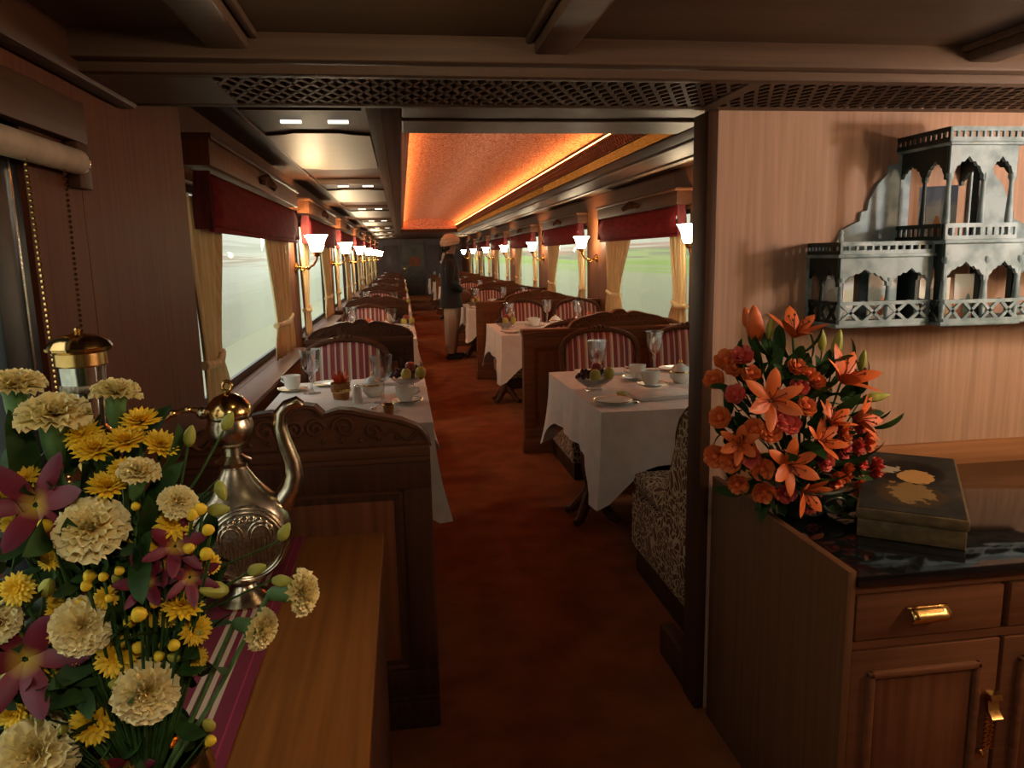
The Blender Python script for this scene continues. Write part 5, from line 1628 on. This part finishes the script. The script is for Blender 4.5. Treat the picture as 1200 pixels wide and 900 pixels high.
# wing back boards (lower storey, partly open)
P2(MB().box(WA + .17, CXA, -.010, -.002, 0, H1 - .02), 'lower_back')
# upper centre
UA, UB = CXA - .008, CXB - .045
um = (UA + UB) / 2 + .01
P2(arch_panel(UA, um, H2 - .115, H2 - .070, H2 - .036, CD - .008, CD + .004, 'xz'), 'arch')
P2(arch_panel(um, UB, H2 - .115, H2 - .070, H2 - .036, CD - .008, CD + .004, 'xz'), 'arch')
P2(baluster(UA + .006, CD, H1 + .018, H2 - .11), 'column')
P2(baluster(um, CD, H1 + .018, H2 - .11), 'column')
P2(baluster(UB - .006, CD, H1 + .018, H2 - .11), 'column')
P2(MB().box(um - .006, um + .006, CD + .012, CD + .034, H1 + .018, H2 - .04), 'post', 'teal_shaded')
P2(railing((UA, CD - .010, 0), (UB + .01, CD - .010, 0), H1 + .018, .044, 10), 'railing')
P2(railing((UA - .008, CD - .014, 0), (UB + .006, CD - .014, 0), H2 - .026, .038, 11), 'railing')
P2(railing((UA - .010, CD - .012, 0), (UA - .010, 0, 0), H2 - .026, .038, 10), 'railing', 'teal_shaded')
P2(railing((UA - .006, CD, 0), (UA - .006, 0, 0), H1 + .018, .044, 9), 'railing', 'teal_shaded')
P2(arch_panel(CD, -.115, H2 - .115, H2 - .075, H2 - .036, UA - .005, UA + .005, 'yz'), 'side_arch', 'teal_shaded')
P2(arch_panel(-.115, 0, H2 - .115, H2 - .075, H2 - .036, UA - .005, UA + .005, 'yz'), 'side_arch', 'teal_shaded')
P2(baluster(UA, -.115, H1 + .018, H2 - .11, .009), 'column', 'teal_shaded')
P2(arch_panel(CD, 0, H2 - .115, H2 - .070, H2 - .036, UB - .005, UB + .005, 'yz'), 'side_arch', 'teal_shaded')
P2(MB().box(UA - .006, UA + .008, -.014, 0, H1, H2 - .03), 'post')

# picture cards standing in the shelf
def card_mat(name, top, mid_, low, spot, h):
    m, nt, b = new_mat(name)
    tc = nt.nodes.new('ShaderNodeTexCoord')
    sx = nt.nodes.new('ShaderNodeSeparateXYZ')
    nt.links.new(tc.outputs['Object'], sx.inputs[0])
    n = nt.nodes.new('ShaderNodeTexNoise')
    n.inputs['Scale'].default_value = 60
    nt.links.new(tc.outputs['Object'], n.inputs['Vector'])
    a = nt.nodes.new('ShaderNodeMath')
    a.operation = 'MULTIPLY_ADD'
    a.inputs[1].default_value = 1 / h
    nt.links.new(sx.outputs[2], a.inputs[0])
    a2 = nt.nodes.new('ShaderNodeMath')
    a2.operation = 'MULTIPLY_ADD'
    a2.inputs[1].default_value = .28
    a2.inputs[2].default_value = -.14
    nt.links.new(n.outputs[0], a2.inputs[0])
    nt.links.new(a2.outputs[0], a.inputs[2])
    nt.links.new(ramp(nt, a.outputs[0], [(0, low), (.30, low), (.42, mid_), (.62, mid_), (.75, top), (1, top)]), b.inputs['Base Color'])
    b.inputs['Roughness'].default_value = .35
    return m
cards = [((1.575, -.10, H1 + .019), .10, .155, -.75, (.30, .38, .62), (.62, .64, .66), (.66, .62, .55), (.62, .22, .06), 'blue-topped picture card in the upper storey of the painted shelf', 1),
         ((1.300, -.05, .001), .11, .135, .12, (.62, .66, .72), (.50, .55, .40), (.72, .70, .66), (.75, .68, .66), 'pale green picture card in the left bay of the painted shelf', 0),
         ((1.440, -.06, .001), .10, .140, .1, (.70, .68, .64), (.30, .40, .42), (.78, .74, .70), (.60, .24, .10), 'picture card with orange figures beside the tall centre bay of the shelf', 1),
         ((1.590, -.09, .001), .105, .120, .05, (.72, .66, .60), (.78, .74, .60), (.60, .36, .16), (.48, .52, .50), 'cream picture card in the lower centre of the painted shelf', 0),
         ((1.705, -.09, .001), .085, .130, -.2, (.62, .66, .62), (.68, .60, .54), (.58, .24, .14), (.20, .30, .27), 'green and red picture card at the lower right of the painted shelf', 1),
         ((1.262, -.085, .001), .070, .125, -.95, (.80, .79, .78), (.74, .73, .72), (.70, .69, .68), (.56, .50, .46), 'white card standing at the left end of the painted shelf', 0)]
for i, (p, w_, h, rz, ct, cm, cb, cs, lab, fig) in enumerate(cards):
    key = 'card%d' % i
    MAT[key] = card_mat('printed_card_%d' % i, ct, cm, cb, cs, h)
    MAT[key + 's'] = m_noise('printed_shape_%d' % i, cs, tuple(v * .8 for v in cs), (90, 90, 90), 2, .4)
    c = thing('picture_card', lab, 'card', (p[0], WALL_Y + p[1], 1.285 + p[2]), rz, 'picture cards in the painted shelf')
    MB().box(-w_ / 2, w_ / 2, -.004, 0, 0, h).build('print', key, c)
    if fig:
        MB().prism([(-.016, .012), (.016, .012), (.016, .040), (.008, .050), (.004, .066), (0, .072), (-.004, .066), (-.008, .050), (-.016, .040)], -.0052, -.004, 'xz').build('printed_figure', key + 's', c)
    else:
        MB().prism([(-w_ * .22, .015), (w_ * .22, .015), (w_ * .22, h * .62), (w_ * .12, h * .74), (0, h * .78), (-w_ * .12, h * .74), (-w_ * .22, h * .62)], -.0052, -.004, 'xz').build('printed_figure', key + 's', c)

# ================================================================== WAITER
pe = thing('person', 'person in black coat, cream trousers and peach turban standing in the aisle facing right', 'person', (.735, 11.0, 0), 0)
def skin_obj(name, joints, edges, mat, parent, sub=1, root=0):
    me = bpy.data.meshes.new(name)
    me.from_pydata([j[:3] for j in joints], edges, [])
    me.materials.append(MAT[mat])
    o = obj(name, me, parent)
    sm = o.modifiers.new('skin', 'SKIN')
    sm.use_smooth_shade = True
    for i, j in enumerate(joints):
        sv = me.skin_vertices[0].data[i]
        sv.radius = (j[3], j[4] if len(j) > 4 else j[3])
        sv.use_root = (i == root)
    ss = o.modifiers.new('smooth', 'SUBSURF')
    ss.levels = sub
    ss.render_levels = sub
    return o
# body, facing +x (nearest side is the right arm, y < 0)
J = [(0, 0, .93, .13, .14), (.0, 0, 1.12, .12, .14), (.0, 0, 1.32, .12, .17), (-.01, 0, 1.44, .07, .09), (.0, 0, 1.50, .052), (.015, 0, 1.56, .07), (.025, 0, 1.635, .092, .078), (.02, 0, 1.70, .08),
     (.0, .10, .88, .085), (.015, .10, .50, .06), (-.02, .10, .10, .042), (.0, -.10, .88, .085), (-.02, -.10, .50, .06), (-.06, -.10, .10, .042),
     (-.01, .19, 1.40, .062), (-.02, .25, 1.14, .047), (.15, .19, 1.02, .036), (-.01, -.19, 1.40, .062), (-.03, -.25, 1.14, .047), (.14, -.18, 1.00, .036)]
Ed = [(0, 1), (1, 2), (2, 3), (3, 4), (4, 5), (5, 6), (6, 7), (0, 8), (8, 9), (9, 10), (0, 11), (11, 12), (12, 13), (2, 14), (14, 15), (15, 16), (2, 17), (17, 18), (18, 19)]
for s, wi in ((1, 16), (-1, 19)):
    wx, wy, wz = J[wi][:3]
    n0 = len(J)
    J.append((wx + .06, wy - s * .02, wz - .015, .026, .034)); Ed.append((wi, n0))
    for q in range(4):
        k = len(J)
        J.append((wx + .105, wy - s * (.045 - .022 * q), wz - .022, .010)); Ed.append((n0, k))
        J.append((wx + .135 - .006 * abs(q - 1.5), wy - s * (.048 - .022 * q), wz - .05, .009)); Ed.append((k, k + 1))
    k = len(J)
    J.append((wx + .075, wy - s * .05, wz + .012, .010)); Ed.append((n0, k))
    J.append((wx + .105, wy - s * .065, wz + .004, .009)); Ed.append((k, k + 1))
body_ = skin_obj('body', J, Ed, 'skin', pe)
hd_ = MB().tube([(.10, 0, 1.645), (.128, 0, 1.612), (.105, 0, 1.602)], [.010, .017, .012], 8)
hd_.ball((.02, -.085, 1.63), .022, 8, 6).ball((.02, .085, 1.63), .022, 8, 6).build('nose_and_ears', 'skin', pe)
MB().ball((.100, -.034, 1.652), .0095, 8, 6).ball((.100, .034, 1.652), .0095, 8, 6).build('eyes', 'hair', pe)
MB().tube([(.098, -.026, 1.575), (.112, 0, 1.572), (.098, .026, 1.575)], .006, 6).build('mouth', 'stamen', pe)
MB().tube([(.104, -.034, 1.592), (.120, 0, 1.595), (.104, .034, 1.592)], .008, 6).build('moustache', 'hair', pe)
MB().ball((0, 0, 0), 1, 14, 8).xf(Matrix.Translation((-.035, 0, 1.645)) @ Matrix.Diagonal((.085, .094, .085, 1))).build('hair', 'hair', pe)
# knee-length coat with sleeves
co = MB()
prof = [(.172, .222, .76), (.160, .212, .86), (.140, .185, 1.00), (.135, .180, 1.12), (.140, .200, 1.28), (.130, .215, 1.38), (.095, .150, 1.45), (.072, .085, 1.485), (.066, .07, 1.515)]
n = 24
V = [(-.005 + a * math.cos(2 * PI * i / n) * (1 + .04 * math.cos(5 * 2 * PI * i / n) * (1 if z < .9 else 0)), c * math.sin(2 * PI * i / n), z) for (a, c, z) in prof for i in range(n)]
Fc = [(j * n + i, j * n + (i + 1) % n, (j + 1) * n + (i + 1) % n, (j + 1) * n + i) for j in range(len(prof) - 1) for i in range(n)]
co.add(V, Fc)
for s in (-1, 1):
    co.tube([(-.01, s * .15, 1.41), (-.01, s * .215, 1.38), (-.02, s * .25, 1.26), (-.03, s * .262, 1.13), (.06, s * .24, 1.075), (.135, s * .19, 1.01)], [.06, .075, .07, .062, .058, .048], 12)
coat = co.build('coat', 'coat', pe, ang=60)
MB().lathe([(.060, 1.500), (.070, 1.505), (.066, 1.535), (.058, 1.535)], 18, (-.004, 0, 0), ring=True).build('collar', 'coat', pe)
MB().tube([(-.08, -.05, 1.54), (-.105, -.02, 1.50), (-.118, -.02, 1.45), (-.125, -.02, 1.40)], [.018, .028, .026, .016], 8).build('white_scarf', 'white_cloth', pe)
for s, dx in ((1, .02), (-1, -.02)):
    MB().tube([(0, s * .09, .90), (.0 + dx, s * .10, .70), (dx, s * .105, .45), (-.01 + dx, s * .10, .22), (-.02 + dx, s * .10, .09)], [.085, .098, .094, .080, .066], 14).build('trouser_leg', 'trouser', pe)
    MB().box(-.085 + dx, .165 + dx, s * .10 - .045, s * .10 + .045, 0, .075, .03).build('shoe', 'coat', pe)
tb = MB()
for q in range(5):
    z = 1.675 + q * .026
    r_ = [.108, .118, .115, .10, .07][q]
    tb.tube([(.01 + r_ * math.cos(a) * 1.05, r_ * .92 * math.sin(a), z + .022 * math.cos(a + q * .4)) for a in [i * PI / 10 for i in range(21)]], .022, 8)
tb.ball((.005, 0, 1.72), .098, 14, 8)
tb.build('turban', 'turban', pe)
MB().grid(lambda u, v: (-.10 - .05 * v + .02 * math.sin(u * 7), -.05 + .09 * u, 1.70 - .26 * v), 8, 8).build('turban_tail', 'coat', pe, thick=.008)
pe.location = (.70, 11.0, 0)
